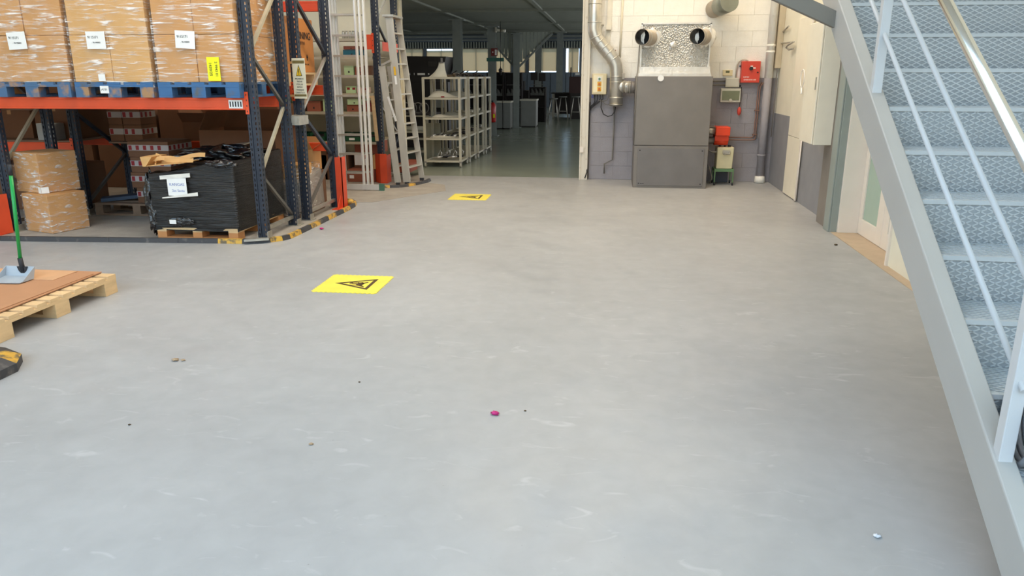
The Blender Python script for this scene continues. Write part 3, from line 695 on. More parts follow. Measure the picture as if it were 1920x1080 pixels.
# torn film tail at the right rear top
def tail(u, v):
    return (-3.49+.02*math.sin(9*u+7*v), 7.95+.22*u+.02*math.sin(12*v), 2.20-.24*u*v*1.2+.22*v*(1-u)+.015*math.sin(20*u+9*v))
one(MB().grid(tail, 18, 14), 'film_tail', F_clr, 'loose crumpled tail of clear film hanging behind the right load', 'wrap')

# second rack pallet with the big printed carton
pallet(-4.35, -3.50, 8.10, 8.95, 1.486, 'y', 5, M_wood, M_wood, 'natural wooden pallet under the printed carton on the second rack')
hb = carton(-4.33, -3.52, 8.12, 8.94, 1.632, 2.22, 'large orange brown carton with black print seen through the rack frame', mat('orange_cardboard', (196, 128, 66), .75, var=.05), tape=False)
SR = (R(90), 0, R(90))   # text facing +x
bdy = hb.children[0]
text('HANNING', (-3.515, 8.58, 2.03), SR, .115, M_ink, bdy)
text('AUTOMOTIVE', (-3.515, 8.52, 1.95), SR, .05, M_ink, bdy)
text('THIS SIDE UP - HANDLE WITH CARE', (-3.515, 8.55, 1.72), SR, .026, M_ink, bdy)
b = MB()
for y in (8.33, 8.52, 8.71): b.box(-3.516, -3.514, y, y+.014, 1.77, 1.83).box(-3.516, -3.514, y-.012, y+.026, 1.79, 1.81).box(-3.516, -3.514, y-.006, y+.02, 1.765, 1.772)
sub(b, 'care_symbols', M_ink, bdy)

# loads added on the second rack to shut out the light behind the front row
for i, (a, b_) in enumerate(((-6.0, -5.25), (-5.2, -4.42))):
    pallet(a, b_, 8.10, 8.95, 1.486, 'y', 5, M_woodd, M_woodd, 'old %s pallet added on the second rack to block light behind the wrapped loads' % ('leftmost', 'middle')[i])
    carton(a+.02, b_-.02, 8.12, 8.94, 1.632, 2.3, 'dark %s carton added on the second rack to block light behind the wrapped loads' % ('leftmost', 'middle')[i], M_brownd)
for i, (a, b_, h) in enumerate(((-9.6, -8.6, 2.4), (-8.5, -7.5, 2.2), (-7.4, -6.5, 2.5), (-6.4, -5.6, 1.15), (-5.5, -4.6, 1.2), (-4.5, -4.06, .9))):  # dark cartons added to close off the light behind the racks
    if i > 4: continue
    carton(a, b_, 10.2, 10.8, .006, h, 'big dark carton added in the back aisle to darken it, %s from the left' % ('first', 'second', 'third', 'fourth', 'fifth')[i], M_brownd, tape=False)
for i, (a, b_) in enumerate(((-7.2, -6.3), (-8.2, -7.3), (-9.2, -8.3))):
    carton(a, b_, 6.98, 8.0, 1.41, 2.4, 'large carton on the far left bay of the front rack, %s from the upright' % ('first', 'second', 'third')[i], M_brown, tape=False)
beam(r1, -9.3, -6.29, 7.045, 1.275, 1.39)
# cartons on the floor, left
for (x0, x1, y0, y1, z0, z1, lab, rz) in ((-6.12, -5.66, 6.98, 7.48, .006, .408, 'lower shrink wrapped brown carton on the floor at the left end of the rack', .10),
                                          (-6.25, -5.75, 6.98, 7.50, .411, .82, 'upper shrink wrapped brown carton stacked at the left end of the rack', -.03)):
    pass
def wrapbox(x0, x1, y0, y1, z0, z1, rz, lab, wl):
    carton(x0, x1, y0, y1, z0, z1, lab, M_brown, None, tape=False, rot=rz)
    cx, cy = (x0+x1)/2, (y0+y1)/2; hx, hy = (x1-x0)/2+.007, (y1-y0)/2+.007; c_, s_ = math.cos(rz), math.sin(rz)
    t = thing('stretch_wrap', wl, 'wrap', (cx, cy, z0)); t.rotation_euler = (0, 0, rz)
    lp = [(-hx, -hy), (hx, -hy), (hx, hy), (-hx, hy), (-hx, -hy)]
    def sh(u, v):
        q = u*4; i = min(int(q), 3); f = q-i; p, w_ = lp[i], lp[i+1]; n_ = ((0, -1), (1, 0), (0, 1), (-1, 0))[i]; d = .004*math.sin(23*u*3+17*v)+.003*math.sin(50*v+9*u)
        if not .03 < f < .97: d = 0
        return (p[0]+(w_[0]-p[0])*f+n_[0]*d, p[1]+(w_[1]-p[1])*f+n_[1]*d, .003+(z1-z0)*v*.99)
    part(MB().grid(sh, 64, 24), 'film', F_clr, t, local=True)
    return t
wrapbox(-6.0675, -5.6475, 7.0415, 7.4615, .006, .405, -.33, 'lower brown carton in clear film on the floor at the left rack end', 'clear film around the lower floor carton at the left')
t = wrapbox(-6.1955, -5.7755, 7.1595, 7.5795, .408, .822, -.35, 'upper brown carton in clear film stacked at the left rack end', 'clear film around the upper floor carton at the left')
one(MB().bar((-5.90, 7.10, .443), (-5.845, 7.067, .443), .003, .065).bar((-5.843, 7.07, .443), (-5.80, 7.125, .443), .003, .065), 'small_label', M_white, 'white folded label on the front corner between the two left cartons', 'label')
one(MB().box(-6.62, -6.40, 8.10, 8.28, .869, 1.06), 'steel_box', mat('pale_grey_steel', (150, 150, 150), .4, .3), 'grey metal box on the left shelf behind the upper left carton', 'box', bev=.004)

# grey pallet with red and white banded cartons
pallet(-6.0, -4.95, 8.06, 8.85, .006, 'x', 5, M_woodd, M_woodd, 'dark grey wooden pallet under the red and white banded cartons')
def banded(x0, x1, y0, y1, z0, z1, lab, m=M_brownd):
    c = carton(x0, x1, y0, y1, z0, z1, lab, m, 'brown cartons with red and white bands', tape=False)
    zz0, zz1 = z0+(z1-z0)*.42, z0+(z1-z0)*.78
    bd = sub(MB().box(x0-.001, x1+.001, y0-.002, y0, zz0, zz1).box(x1, x1+.002, y0, y1, zz0, zz1), 'white_band', mat('shaded_white_tape', (172, 162, 158), .6), c.children[0])  # shade under the beam put into the white band's colour
    b = MB(); n = int((x1-x0)/.09)
    for i in range(n): b.box(x0+.01+i*.09, x0+.05+i*.09, y0-.003, y0-.002, zz0+.006, zz1-.006)
    for i in range(int((y1-y0)/.09)): b.box(x1+.002, x1+.003, y0+.015+i*.09, y0+.055+i*.09, zz0+.006, zz1-.006)
    sub(b, 'red_marks', M_dred, c.children[0], kind='stuff')
names4 = ['bottom', 'second from bottom', 'third from bottom', 'top']
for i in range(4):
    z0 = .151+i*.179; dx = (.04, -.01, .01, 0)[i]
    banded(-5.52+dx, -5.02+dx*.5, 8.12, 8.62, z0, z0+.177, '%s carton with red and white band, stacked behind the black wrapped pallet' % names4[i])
one(MB().bar((-6.0, 8.2, .17), (-5.55, 8.45, .20), .2, .04), 'blue_sheet', mat('faded_blue_plastic', (60, 76, 96), .6), 'faded blue folded sheet lying on the grey pallet', 'sheet')
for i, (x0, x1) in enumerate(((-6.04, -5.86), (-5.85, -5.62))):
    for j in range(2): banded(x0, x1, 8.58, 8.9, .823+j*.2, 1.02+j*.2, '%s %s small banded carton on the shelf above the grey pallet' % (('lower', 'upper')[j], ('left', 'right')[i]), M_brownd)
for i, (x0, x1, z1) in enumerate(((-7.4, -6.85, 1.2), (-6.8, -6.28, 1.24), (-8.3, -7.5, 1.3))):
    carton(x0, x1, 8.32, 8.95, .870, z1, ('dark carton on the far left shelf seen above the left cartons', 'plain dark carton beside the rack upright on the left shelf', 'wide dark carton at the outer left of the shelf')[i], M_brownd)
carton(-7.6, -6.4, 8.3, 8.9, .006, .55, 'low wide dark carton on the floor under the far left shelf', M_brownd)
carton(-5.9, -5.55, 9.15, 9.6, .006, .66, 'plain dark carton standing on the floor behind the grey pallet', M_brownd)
# two big open cartons on the floor behind the first rack
def open_carton(x0, x1, y0, y1, z0, z1, lab, m, flaps=(.5, -.3, .8, .2), fl=.2):
    r = thing('open_carton', lab, 'box', ((x0+x1)/2, (y0+y1)/2, z0))
    t = .006
    part(MB().box(x0, x1, y0, y0+t, z0, z1).box(x0, x1, y1-t, y1, z0, z1).box(x0, x0+t, y0+t, y1-t, z0, z1).box(x1-t, x1, y0+t, y1-t, z0, z1).box(x0, x1, y0, y1, z0, z0+t), 'carton_walls', m, r)
    def flap(p, q, n, ang):
        p = Vector(p); q = Vector(q); d = (Vector(n)*math.sin(ang)+Vector((0, 0, 1))*math.cos(ang))*fl; e = (q-p)*.06; th = Vector(n)*.005
        part(MB().hexa([p, q, q-th, p-th, p+e+d, q-e+d, q-e+d-th, p+e+d-th]), 'flap', m, r)
    flap((x0, y0, z1), (x1, y0, z1), (0, -1, 0), flaps[0]); flap((x0, y1, z1), (x1, y1, z1), (0, 1, 0), flaps[1])
    flap((x0, y0, z1), (x0, y1, z1), (-1, 0, 0), flaps[2]); flap((x1, y0, z1), (x1, y1, z1), (1, 0, 0), flaps[3])
    return r
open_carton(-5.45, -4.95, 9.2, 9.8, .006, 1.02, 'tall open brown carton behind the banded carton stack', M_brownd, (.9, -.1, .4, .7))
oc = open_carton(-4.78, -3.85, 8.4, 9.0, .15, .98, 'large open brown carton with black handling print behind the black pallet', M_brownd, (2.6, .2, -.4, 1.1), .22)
pallet(-4.8, -3.86, 8.36, 9.02, .006, 'x', 5, M_woodd, M_woodd, 'old wooden pallet under the large open carton')
b = MB()
for i in range(4): b.box(-4.02+i*.042, -3.99+i*.042, 8.3985, 8.4, .70, .76)
b.box(-4.03, -3.86, 8.3985, 8.4, .765, .768).box(-4.03, -3.86, 8.3985, 8.4, .692, .695)
sub(b, 'handling_symbols', M_ink, oc.children[0])
sub(MB().box(-3.90, -3.86, 8.3985, 8.4, .45, .62), 'white_sticker', M_white, oc.children[0])
one(MB().hexa([(-4.9, 7.95, .70), (-4.05, 7.9, .84), (-4.05, 8.3, .86), (-4.9, 8.3, .74), (-4.9, 7.95, .712), (-4.05, 7.9, .852), (-4.05, 8.3, .872), (-4.9, 8.3, .752)]), 'steel_sheet', mat('grey_sheet_panel', (170, 168, 162), .5), 'flat pale grey panel lying behind the black wrapped load', 'panel')

# black wrapped pallet load
pallet(-4.50, -3.64, 6.91, 8.0, .006, 'x', 5, M_wood, mat('reddish_pallet_block', (196, 136, 84), .7, var=.12), 'wooden pallet under the black film wrapped load', h=.12)
bl = thing('black_wrapped_load', 'black film wrapped load on a pallet inside the front rack', 'wrapped load', (-4.1, 7.4, .12))
bx0, bx1, by0, by1 = -4.52, -3.62, 6.90, 8.02
def ztop(x, y):
    return .655+.145*((x-bx0)/(bx1-bx0))+.01*math.sin(7*x+5*y)
def bsh(u, v):
    t = u*4; i = min(int(t), 3); f = t-i
    c4 = [(bx0, by0), (bx1, by0), (bx1, by1), (bx0, by1), (bx0, by0)]; p, q = c4[i], c4[i+1]
    x = p[0]+(q[0]-p[0])*f; y = p[1]+(q[1]-p[1])*f
    n_ = ((0, -1), (1, 0), (0, 1), (-1, 0))[i]
    zt = ztop(x, y); z = .095+(zt-.095)*v
    k_ = 1 if .02 < f < .98 else 0
    d = (.004*math.sin(11*u*3+13*v)+.0015*math.sin(63*v+17*u)+.003*math.sin(40*u))*k_
    if v < .06: d -= .02*k_*(.5+.5*math.sin(33*u))
    ln = .05*(1-v) if i in (0, 3) and f < .2 and i == 0 else 0
    left = .04*v if x < bx0+.02 else 0
    return (x+n_[0]*d+left*.2, y+n_[1]*d, z)
part(MB().grid(bsh, 120, 50), 'side_film', M_bfilm, bl)
def btop(u, v):
    x = bx0+(bx1-bx0)*u; y = by0+(by1-by0)*v; e = 0 if min(u, v, 1-u, 1-v) < .01 else 1
    return (x, y, ztop(x, y)+e*(.015*math.sin(17*u+9*v)+.012*math.sin(37*u*v+11*v)))
part(MB().grid(btop, 40, 40), 'top_film', M_bfilm, bl)
random.seed(3)
def crumple(cx, cy, cz, sx, sy, sz, seed, nu=40, nv=24, amp=.22):
    rnd = random.Random(seed); ks = [(rnd.uniform(2, 9), rnd.uniform(2, 9), rnd.uniform(0, 6)) for _ in range(7)]
    def f(u, v):
        t = 2*math.pi*u; ph = math.pi*v
        d = 1+amp*sum(math.sin(round(a)*t+c)*math.sin(b_*ph+c) for a, b_, c in ks)/2.2
        return (cx+sx*d*math.sin(ph)*math.cos(t), cy+sy*d*math.sin(ph)*math.sin(t), cz+sz*d*math.cos(ph))
    return MB().grid(f, nu, nv)
M_crum = mat('crumpled_black_film', (20, 18, 20), .22, var=0, bump=1, bscale=18, spec=.9)
part(crumple(-4.55, 6.98, .42, .07, .07, .22, 5), 'torn_film_corner', M_crum, bl)
part(crumple(-4.52, 6.93, .22, .045, .05, .15, 8), 'torn_film_corner', M_crum, bl)
part(crumple(-4.05, 7.55, .80, .40, .30, .07, 6, 60, 20, .3), 'loose_top_film', M_crum, bl)
part(crumple(-3.75, 6.93, .765, .15, .06, .035, 9), 'film_fold', M_crum, bl)
part(crumple(-4.22, 6.885, .19, .13, .012, .035, 11), 'film_tear', M_crum, bl)
part(MB().box(-4.33, -4.26, 6.868, 6.872, .17, .21), 'paper_scrap', M_white, bl)
pn = part(MB().box(-4.30, -4.10, 6.862, 6.865, .455, .63), 'paper_note', M_white, bl)
text('KANGAS', (-4.20, 6.861, .565), UP, .04, M_inkb, pn); text('2sc Santa', (-4.19, 6.861, .505), UP, .035, M_inkb, pn)
part(MB().hexa([(-4.37, 6.86, .612), (-4.05, 6.86, .640), (-4.05, 6.862, .640), (-4.37, 6.862, .612), (-4.37, 6.86, .650), (-4.05, 6.86, .680), (-4.05, 6.862, .680), (-4.37, 6.862, .650)]), 'tape_strip', M_foilw, bl)
part(MB().hexa([(-4.37, 6.86, .425), (-3.99, 6.86, .458), (-3.99, 6.862, .458), (-4.37, 6.862, .425), (-4.37, 6.86, .435), (-3.99, 6.86, .494), (-3.99, 6.862, .494), (-4.37, 6.862, .435)]), 'tape_strip', M_foilw, bl)
ct = thing('cardboard_tray', 'open shallow cardboard tray of crumpled brown paper on the black load', 'tray', (-4.35, 7.0, .69))
part(MB().hexa([(-4.51, 6.88, .735), (-4.10, 6.86, .775), (-4.10, 7.15, .775), (-4.51, 7.15, .735), (-4.51, 6.88, .742), (-4.10, 6.86, .782), (-4.10, 7.15, .782), (-4.51, 7.15, .742)]), 'tray_base', M_brownl, ct)
part(MB().hexa([(-4.54, 6.87, .735), (-4.51, 6.87, .735), (-4.51, 7.15, .735), (-4.54, 7.15, .735), (-4.55, 6.86, .83), (-4.44, 6.88, .83), (-4.44, 7.15, .83), (-4.55, 7.15, .83)]), 'tray_end', M_brownl, ct)
def strip(x0, z0, x1, z1, wv, y, am, k):
    return MB().grid(lambda u, v: (x0+(x1-x0)*u+.01*math.sin(7*u+k), y+.05*math.sin(4*u+k)+wv*v*.4, z0+(z1-z0)*u+am*math.sin(5*u+k)+wv*v), 16, 3)
for (a, c_, d, e, w_, y, am, k) in ((-4.56, .76, -4.02, .80, .04, 6.92, .018, 0), (-4.5, .80, -4.1, .78, .035, 6.98, .02, 2), (-4.45, .73, -4.35, .82, .03, 6.87, .01, 1), (-4.4, .77, -3.98, .81, .04, 7.02, .015, 4)):
    part(strip(a, c_, d, e, w_, y, am, k), 'paper_strip', M_brownl, ct)

# clear-wrapped lump on second rack floor
wl2 = thing('clear_wrapped_load', 'silvery load in crumpled clear film at the foot of the second rack', 'wrapped load', (-3.65, 8.5, 0))
part(MB().hexa([(-3.82, 8.16, .06), (-3.47, 8.16, .06), (-3.47, 8.86, .06), (-3.82, 8.9, .06), (-3.82, 8.18, .42), (-3.48, 8.18, .42), (-3.48, 8.84, .52), (-3.82, 8.84, .52)]), 'load_core', mat('silver_bag', (170, 164, 156), .35, .3, bump=.6, bscale=10), wl2, bev=.03)
part(MB().box(-3.83, -3.5, 8.14, 8.9, .006, .06), 'skid', M_woodd, wl2)
def lumpf(u, v):
    t = 2*math.pi*u; c_ = math.cos(t); s_ = math.sin(t); sq = (abs(c_)**4+abs(s_)**4)**-.25
    d = 1+.035*math.sin(7*t+9*v)+.025*math.sin(13*t+4*v)
    return (-3.645+.185*sq*c_*d*(1-.15*v*v), 8.52+.40*sq*s_*d*(1-.1*v*v), .03+.55*v)
part(MB().grid(lumpf, 64, 20), 'film', F_clr, wl2)
carton(-3.74, -3.52, 8.3, 8.62, .44, .60, 'small tan carton on top of the clear wrapped load', M_brownl, tape=False)
open_carton(-3.95, -3.62, 8.92, 9.2, .45, .72, 'small open carton with loose flaps above the clear wrapped load', M_brown, (.6, .3, .8, 1.0), .14)
one(MB().box(-4.0, -3.6, 8.9, 9.25, .006, .44), 'carton', M_brownd, 'dark carton on the floor supporting the small open carton', 'box', bev=.005)

# ------------------------------------------------------------------ storage shelf (third rack) by the doorway
r3 = thing('storage_shelving', 'blue and orange storage shelving full of small boxes behind the ladders', 'shelving', (-4.6, 11.8, 0))
for x in (-3.50, -5.95):
    upright(r3, x, 11.34); upright(r3, x+.02, 12.3)
    for (a, c_, m) in ((.08, .08, M_steel), (.15, .62, M_blue), (1.15, .66, M_steel), (1.2, 1.75, M_steel), (2.35, 1.8, M_blue), (2.4, 3.0, M_steel)): brace(r3, (x+.02, 11.4, a), (x+.02, 12.3, c_), m, .03)
SH = [.61, 1.06, 1.335, 1.60, 1.87, 2.13]
for z in SH: part(MB().box(-5.88, -3.56, 11.36, 12.3, z-.01, z).box(-5.88, -3.56, 11.33, 11.36, z-.04, z), 'shelf_board', M_beige, r3)
connector(r3, -3.50, 11.33, 1.92, 2.20)
part(MB().box(-3.66, -3.555, 11.30, 11.335, 1.97, 2.18), 'beam_end_plate', M_orange, r3)
part(MB().box(-3.42, -3.415, 11.42, 12.25, 1.95, 2.08), 'side_beam', M_orange, r3)
gd = thing('upright_guard', 'bright orange folded guard at the foot of the shelving beside the ladders', 'rack guard', (-3.44, 11.15, 0))
part(MB().hexa([(-3.56, 11.24, .005), (-3.45, 11.12, .005), (-3.45, 11.13, .005), (-3.55, 11.25, .005), (-3.56, 11.24, .44), (-3.45, 11.12, .45), (-3.45, 11.13, .45), (-3.55, 11.25, .44)])
     .hexa([(-3.45, 11.12, .005), (-3.345, 11.12, .005), (-3.345, 11.13, .005), (-3.45, 11.13, .005), (-3.45, 11.12, .45), (-3.345, 11.12, .45), (-3.345, 11.13, .45), (-3.45, 11.13, .45)])
     .box(-3.353, -3.345, 11.13, 11.34, .005, .43), 'guard_plate', M_redor, gd)
one(MB().box(-3.33, -3.10, 11.55, 12.35, .12, .24), 'orange_beam_offcut', mat('dull_rust_beam', (140, 66, 44), .6), 'dull rust coloured beam piece on the floor behind the ladders', 'beam')
def sbox(x0, x1, z0, h, m, lab, y=11.4, d=.3, grp=None, red=False, flap=None):
    r = thing('small_box', lab, 'box', ((x0+x1)/2, y+d/2, z0), grp)
    part(MB().box(x0, x1, y, y+d, z0+.001, z0+h), 'box_body', m, r, bev=.003)
    part(MB().box(x0+.004, x1-.004, y-.001, y+.01, z0+h*.86, z0+h*.9), 'lid_edge', M_mink, r)
    if red:
        b = MB()
        for i in range(2): b.box(x0+.02+i*.085, x0+.065+i*.085, y-.002, y, z0+h*.5, z0+h*.82)
        part(b, 'red_labels', M_dred, r)
    else: part(MB().box((x0+x1)/2-.012, (x0+x1)/2+.012, y-.002, y, z0+h*.25, z0+h*.45), 'hand_slot', M_ink, r)
X = lambda px: -3.5-(704-px)/116.0    # rough spacing along the shelf front
sbox(-4.03, -3.88, 1.60, .135, M_pgreen, 'pale green small box on the fourth shelf behind the tall ladder')
sbox(-3.86, -3.71, 1.60, .12, M_bred, 'brick red small box beside the pale green one on the fourth shelf')
sbox(-4.02, -3.86, 1.335, .10, M_pgreen, 'pale green box with red labels on the third shelf', red=True)
sbox(-3.85, -3.72, 1.335, .09, mat('pale_pink_carton', (206, 176, 160), .6), 'pink white box with red labels on the third shelf', red=True)
sbox(-4.02, -3.83, 1.06, .10, M_bred, 'brick red lower box on the second shelf behind the ladder rungs')
sbox(-4.0, -3.78, 1.162, .085, M_pgreen, 'pale green flat box lying on the brick red box', y=11.38)
sbox(-3.76, -3.62, 1.06, .16, M_bred, 'tall brick red box at the right end of the second shelf', red=True)
sbox(-4.03, -3.76, 1.87, .10, M_teal, 'long teal box on the fifth shelf behind the ladder')
sbox(-4.02, -3.78, 1.972, .05, M_bred, 'thin red box on top of the teal box')
sbox(-3.72, -3.6, 1.60, .14, M_brownd, 'dark brown box at the right end of the fourth shelf')
for i in range(6): sbox(-5.7+i*.26, -5.48+i*.26, 1.06, .12+.03*(i % 3), [M_brownd, M_bred, M_pgreen][i % 3], 'small box number %s from the left on the hidden second shelf' % ('one', 'two', 'three', 'four', 'five', 'six')[i])
# jars
jm = None
for i in range(7):
    x = -4.04+i*.052
    if jm is None:
        jr = thing('glass_jar', 'leftmost clear glass jar with grey lid on the top shelf', 'jar', (x, 11.5, 2.131), 'glass jars on the top shelf')
        part(MB().tube([(0, 0, 0), (0, 0, .09), (0, 0, .1)], [.023, .023, .017], 14), 'jar_body', mat('jar_glass', (190, 190, 184), .1, .2, var=0), jr, local=True)
        part(MB().disc((0, 0, .107), (0, 0, 1), .019, .014, 14), 'lid', M_steel, jr, local=True); jm = jr
    else:
        c = copy_tree(jm); c.location = (x, 11.5+random.uniform(-.01, .01), 2.131); c['label'] = '%s clear glass jar from the left on the top shelf' % ('', 'second', 'third', 'fourth', 'fifth', 'sixth', 'seventh')[i]
# green bins
for i in range(5):
    x0 = -4.9+i*.27+(.0 if i < 2 else .03)
    r = thing('storage_bin', 'dark green open storage bin, %s from the left on the lower shelf' % ('first', 'second', 'third', 'fourth', 'fifth')[i], 'bin', (x0+.12, 11.5, .611), 'dark green bins on the lower shelf')
    b = MB(); x1 = x0+.24; y0, y1, z0, z1 = 11.36, 11.75, .611, .73
    b.box(x0, x1, y0, y1, z0, z0+.006).box(x0, x0+.006, y0, y1, z0, z1).box(x1-.006, x1, y0, y1, z0, z1).box(x0, x1, y1-.006, y1, z0, z1).box(x0, x1, y0, y0+.006, z0, z0+.07)
    part(b, 'bin_shell', M_tgrn, r)
    part(MB().box(x0+.06, x0+.15, y0-.002, y0, z0+.02, z0+.055), 'paper_tag', M_white, r)
    part(MB().box(x0+.02, x1-.02, y0+.05, y1-.03, z0+.01, z0+.085), 'bin_contents', M_mach, r)
def crt(x0, x1, y0, y1, z0, z1, lab, m): return carton(x0, x1, y0, y1, z0, z1, lab, m, tape=False)
crt(-3.95, -3.55, 11.45, 11.9, .42, .60, 'brick brown carton squeezed under the lower shelf behind the ladder', M_bred)
c = crt(-3.96, -3.62, 11.42, 11.9, .20, .418, 'white fronted carton with red mark behind the ladder rungs', M_brownd)
sub(MB().box(-3.95, -3.72, 11.417, 11.42, .24, .41), 'white_panel', M_white, c.children[0]); sub(MB().box(-3.78, -3.73, 11.415, 11.417, .34, .40).box(-3.76, -3.73, 11.415, 11.417, .26, .30), 'red_mark', M_dred, c.children[0])
c = crt(-4.0, -3.58, 11.2, 11.7, .006, .198, 'wide brick brown carton on the floor behind the ladder foot', M_bred)
sub(MB().box(-3.97, -3.90, 11.198, 11.2, .06, .11), 'white_sticker', M_white, c.children[0])
crt(-4.5, -4.05, 11.4, 11.9, .006, .40, 'dark carton on the floor left of the ladder', M_brownd)
crt(-4.9, -4.4, 11.4, 11.9, .006, .5, 'dark brown carton deep on the floor behind the second rack', M_brownd)
crt(-3.60, -3.52, 11.25, 11.6, .20, .42, 'narrow pale carton beside the orange guard', M_brown)
one(MB().bar((-3.56, 11.26, 1.30), (-3.54, 11.325, .625), .05, .02, up=(0, 1, 0)).bar((-3.66, 11.28, 1.285), (-3.56, 11.28, 1.285), .02, .03), 'wooden_frame', M_wood, 'pale narrow wooden frame leaning on the shelving right of the ladder', 'frame')

# ------------------------------------------------------------------ extension ladder
el = thing('extension_ladder', 'tall triple extension ladder with base bar and green end cap', 'ladder', (-3.6, 10.5, 0))
for s_ in range(3):
    y = 10.42+s_*.065; dx = s_*.03
    for x in (-3.835+dx*.6, -3.482+dx*1.35):
        part(MB().box(x-.0125, x+.0125, y-.03, y+.03, .02 if s_ == 0 else .05, 3.4), 'stile', M_alu, el, bev=.003)
    if s_ == 0:
        for k in range(12): part(MB().box(-3.825, -3.485, y-.015, y+.015, .237+k*.268, .262+k*.268), 'rung', M_alu2, el)
    else:
        rb = MB()
        for k in range(12): rb.box(-3.825+dx*.6, -3.487+dx*1.35, y-.012, y+.012, .24+k*.268, .259+k*.268)
        part(rb, 'rear_rungs', M_alu2, el)
fb = part(MB().box(-3.82, -3.24, 10.37, 10.40, .012, .09), 'base_bar', M_alu, el)
sub(MB().box(-3.245, -3.175, 10.36, 10.41, .003, .10), 'end_cap', mat('green_rubber_cap', (70, 110, 92), .5), fb)
for x in (-3.47, -3.41): part(MB().box(x-.02, x+.02, 10.40, 10.45, .001, .03), 'rubber_foot', M_black, el)
# stepladders leaning, seen side on
def stepladder(root, fa, ta, fb_, tb, nr, wst, m=M_alu2, first=.1):
    fa, ta, fb_, tb = map(Vector, (fa, ta, fb_, tb))
    part(MB().bar(fa, ta, wst*1.3, .03, up=(0, 1, 0)), 'stile', m, root, bev=.003)
    part(MB().bar(fb_, tb, wst, .03, up=(0, 1, 0)), 'stile', m, root, bev=.003)
    for k in range(nr):
        t = (k+1)/(nr+1); p = fa.lerp(ta, t); q = fb_.lerp(tb, t)
        part(MB().bar(p, q, .07, .02), 'tread', m, root)
sl1 = thing('step_ladder', 'tall aluminium stepladder folded and leaning beside the doorway', 'ladder', (-2.95, 11.2, 0))
stepladder(sl1, (-3.00, 10.98, .045), (-3.175, 11.0, 2.40), (-2.90, 11.50, .045), (-3.16, 11.42, 2.40), 10, .085)
part(MB().box(-3.26, -3.10, 10.94, 11.46, 2.40, 2.43), 'top_plate', M_steel, sl1)
part(MB().box(-3.03, -2.97, 10.95, 11.0, .004, .05).box(-2.93, -2.87, 11.48, 11.53, .004, .05), 'rubber_foot', M_black, sl1)
lbx = part(MB().hexa([(-3.125, 10.964, 1.60), (-3.095, 10.964, 1.60), (-3.095, 10.966, 1.60), (-3.125, 10.966, 1.60), (-3.133, 10.964, 1.72), (-3.103, 10.964, 1.72), (-3.103, 10.966, 1.72), (-3.133, 10.966, 1.72)]), 'warning_sticker', mat('amber_sticker', (226, 176, 40), .5, var=0), sl1)
part(MB().hexa([(-3.115, 10.964, 1.47), (-3.085, 10.964, 1.47), (-3.085, 10.966, 1.47), (-3.115, 10.966, 1.47), (-3.125, 10.964, 1.59), (-3.095, 10.964, 1.59), (-3.095, 10.966, 1.59), (-3.125, 10.966, 1.59)]), 'text_sticker', M_white, sl1)
sl2 = thing('step_ladder', 'shorter aluminium stepladder in front of the tall one, below its label', 'ladder', (-3.1, 11.1, 0))
stepladder(sl2, (-3.125, 10.93, .045), (-3.30, 10.95, 1.73), (-3.08, 11.36, .045), (-3.29, 11.3, 1.73), 6, .075)
part(MB().bar((-3.30, 10.94, 1.74), (-3.16, 10.93, 1.80), .03, .03), 'top_hook', M_steel, sl2)
part(MB().bar((-3.215, 10.91, 1.30), (-3.11, 10.91, .95), .03, .012, up=(0, 1, 0)), 'stay_bar', M_alu, sl2)
part(MB().box(-3.15, -3.10, 10.90, 10.95, .004, .05), 'rubber_foot', M_black, sl2)

# ------------------------------------------------------------------ floor mats
def mat_sign(cx, cy, s, lab):
    t = thing('floor_sign', lab, 'floor sign', (cx, cy, 0))
    poly = []; n = 13; h = .25
    for i in range(n):
        a = -h+2*h*i/n; poly.append((a, -h)); poly.append((a+h/n, -h-.014 if i % 1 == 0 else -h))
    for i in range(n):
        a = -h+2*h*i/n; poly.append((h, a)); poly.append((h+.014, a+h/n))
    for i in range(n):
        a = h-2*h*i/n; poly.append((a, h)); poly.append((a-h/n, h+.014))
    for i in range(n):
        a = h-2*h*i/n; poly.append((-h, a)); poly.append((-h-.014, a-h/n))
    part(MB().prism(poly, .0005, .003, lambda x, y, z: (cx+x, cy+y, z)), 'vinyl_sheet', M_mat, t)
    # triangle outline, apex to the left
    A = [(-.155, 0), (.155, .158), (.155, -.158)]; I = [(-.100, 0), (.128, .116), (.128, -.116)]
    b = MB()
    for i in range(3):
        j = (i+1) % 3; b.prism([A[i], A[j], I[j], I[i]], .003, .0042, lambda x, y, z: (cx+x, cy+y, z))
    part(b, 'warning_triangle', M_mink, t)
    # vehicle and figure pictogram lying sideways
    b = MB(); f = lambda x, y, z: (cx+x, cy+y, z)
    for pl_ in ([(.03, -.05), (.07, -.06), (.085, .0), (.06, .05), (.025, .03)], [(.07, -.01), (.105, .05), (.098, .06), (.06, .03)], [(.07, -.03), (.11, -.08), (.105, -.09), (.06, -.06)],
                [(-.01, -.012), (.03, -.02), (.03, .012), (-.01, .008)], [(-.045, .03), (.03, .035), (.03, .045), (-.04, .042)], [(-.05, -.035), (.03, -.05), (.03, -.042), (-.05, -.03)]):
        b.prism(pl_, .003, .0042, f)
    b.prism([(-.025+.016*math.cos(k*.785), .012+.016*math.sin(k*.785)) for k in range(8)], .003, .0042, f)
    part(b, 'pictogram', M_mink, t)
    return t
mat_sign(-1.975, 5.523, 1, 'nearer yellow floor sign with black triangle and pictogram')
m2 = mat_sign(-1.855, 9.985, 1, 'farther yellow floor sign with black triangle near the ladders')

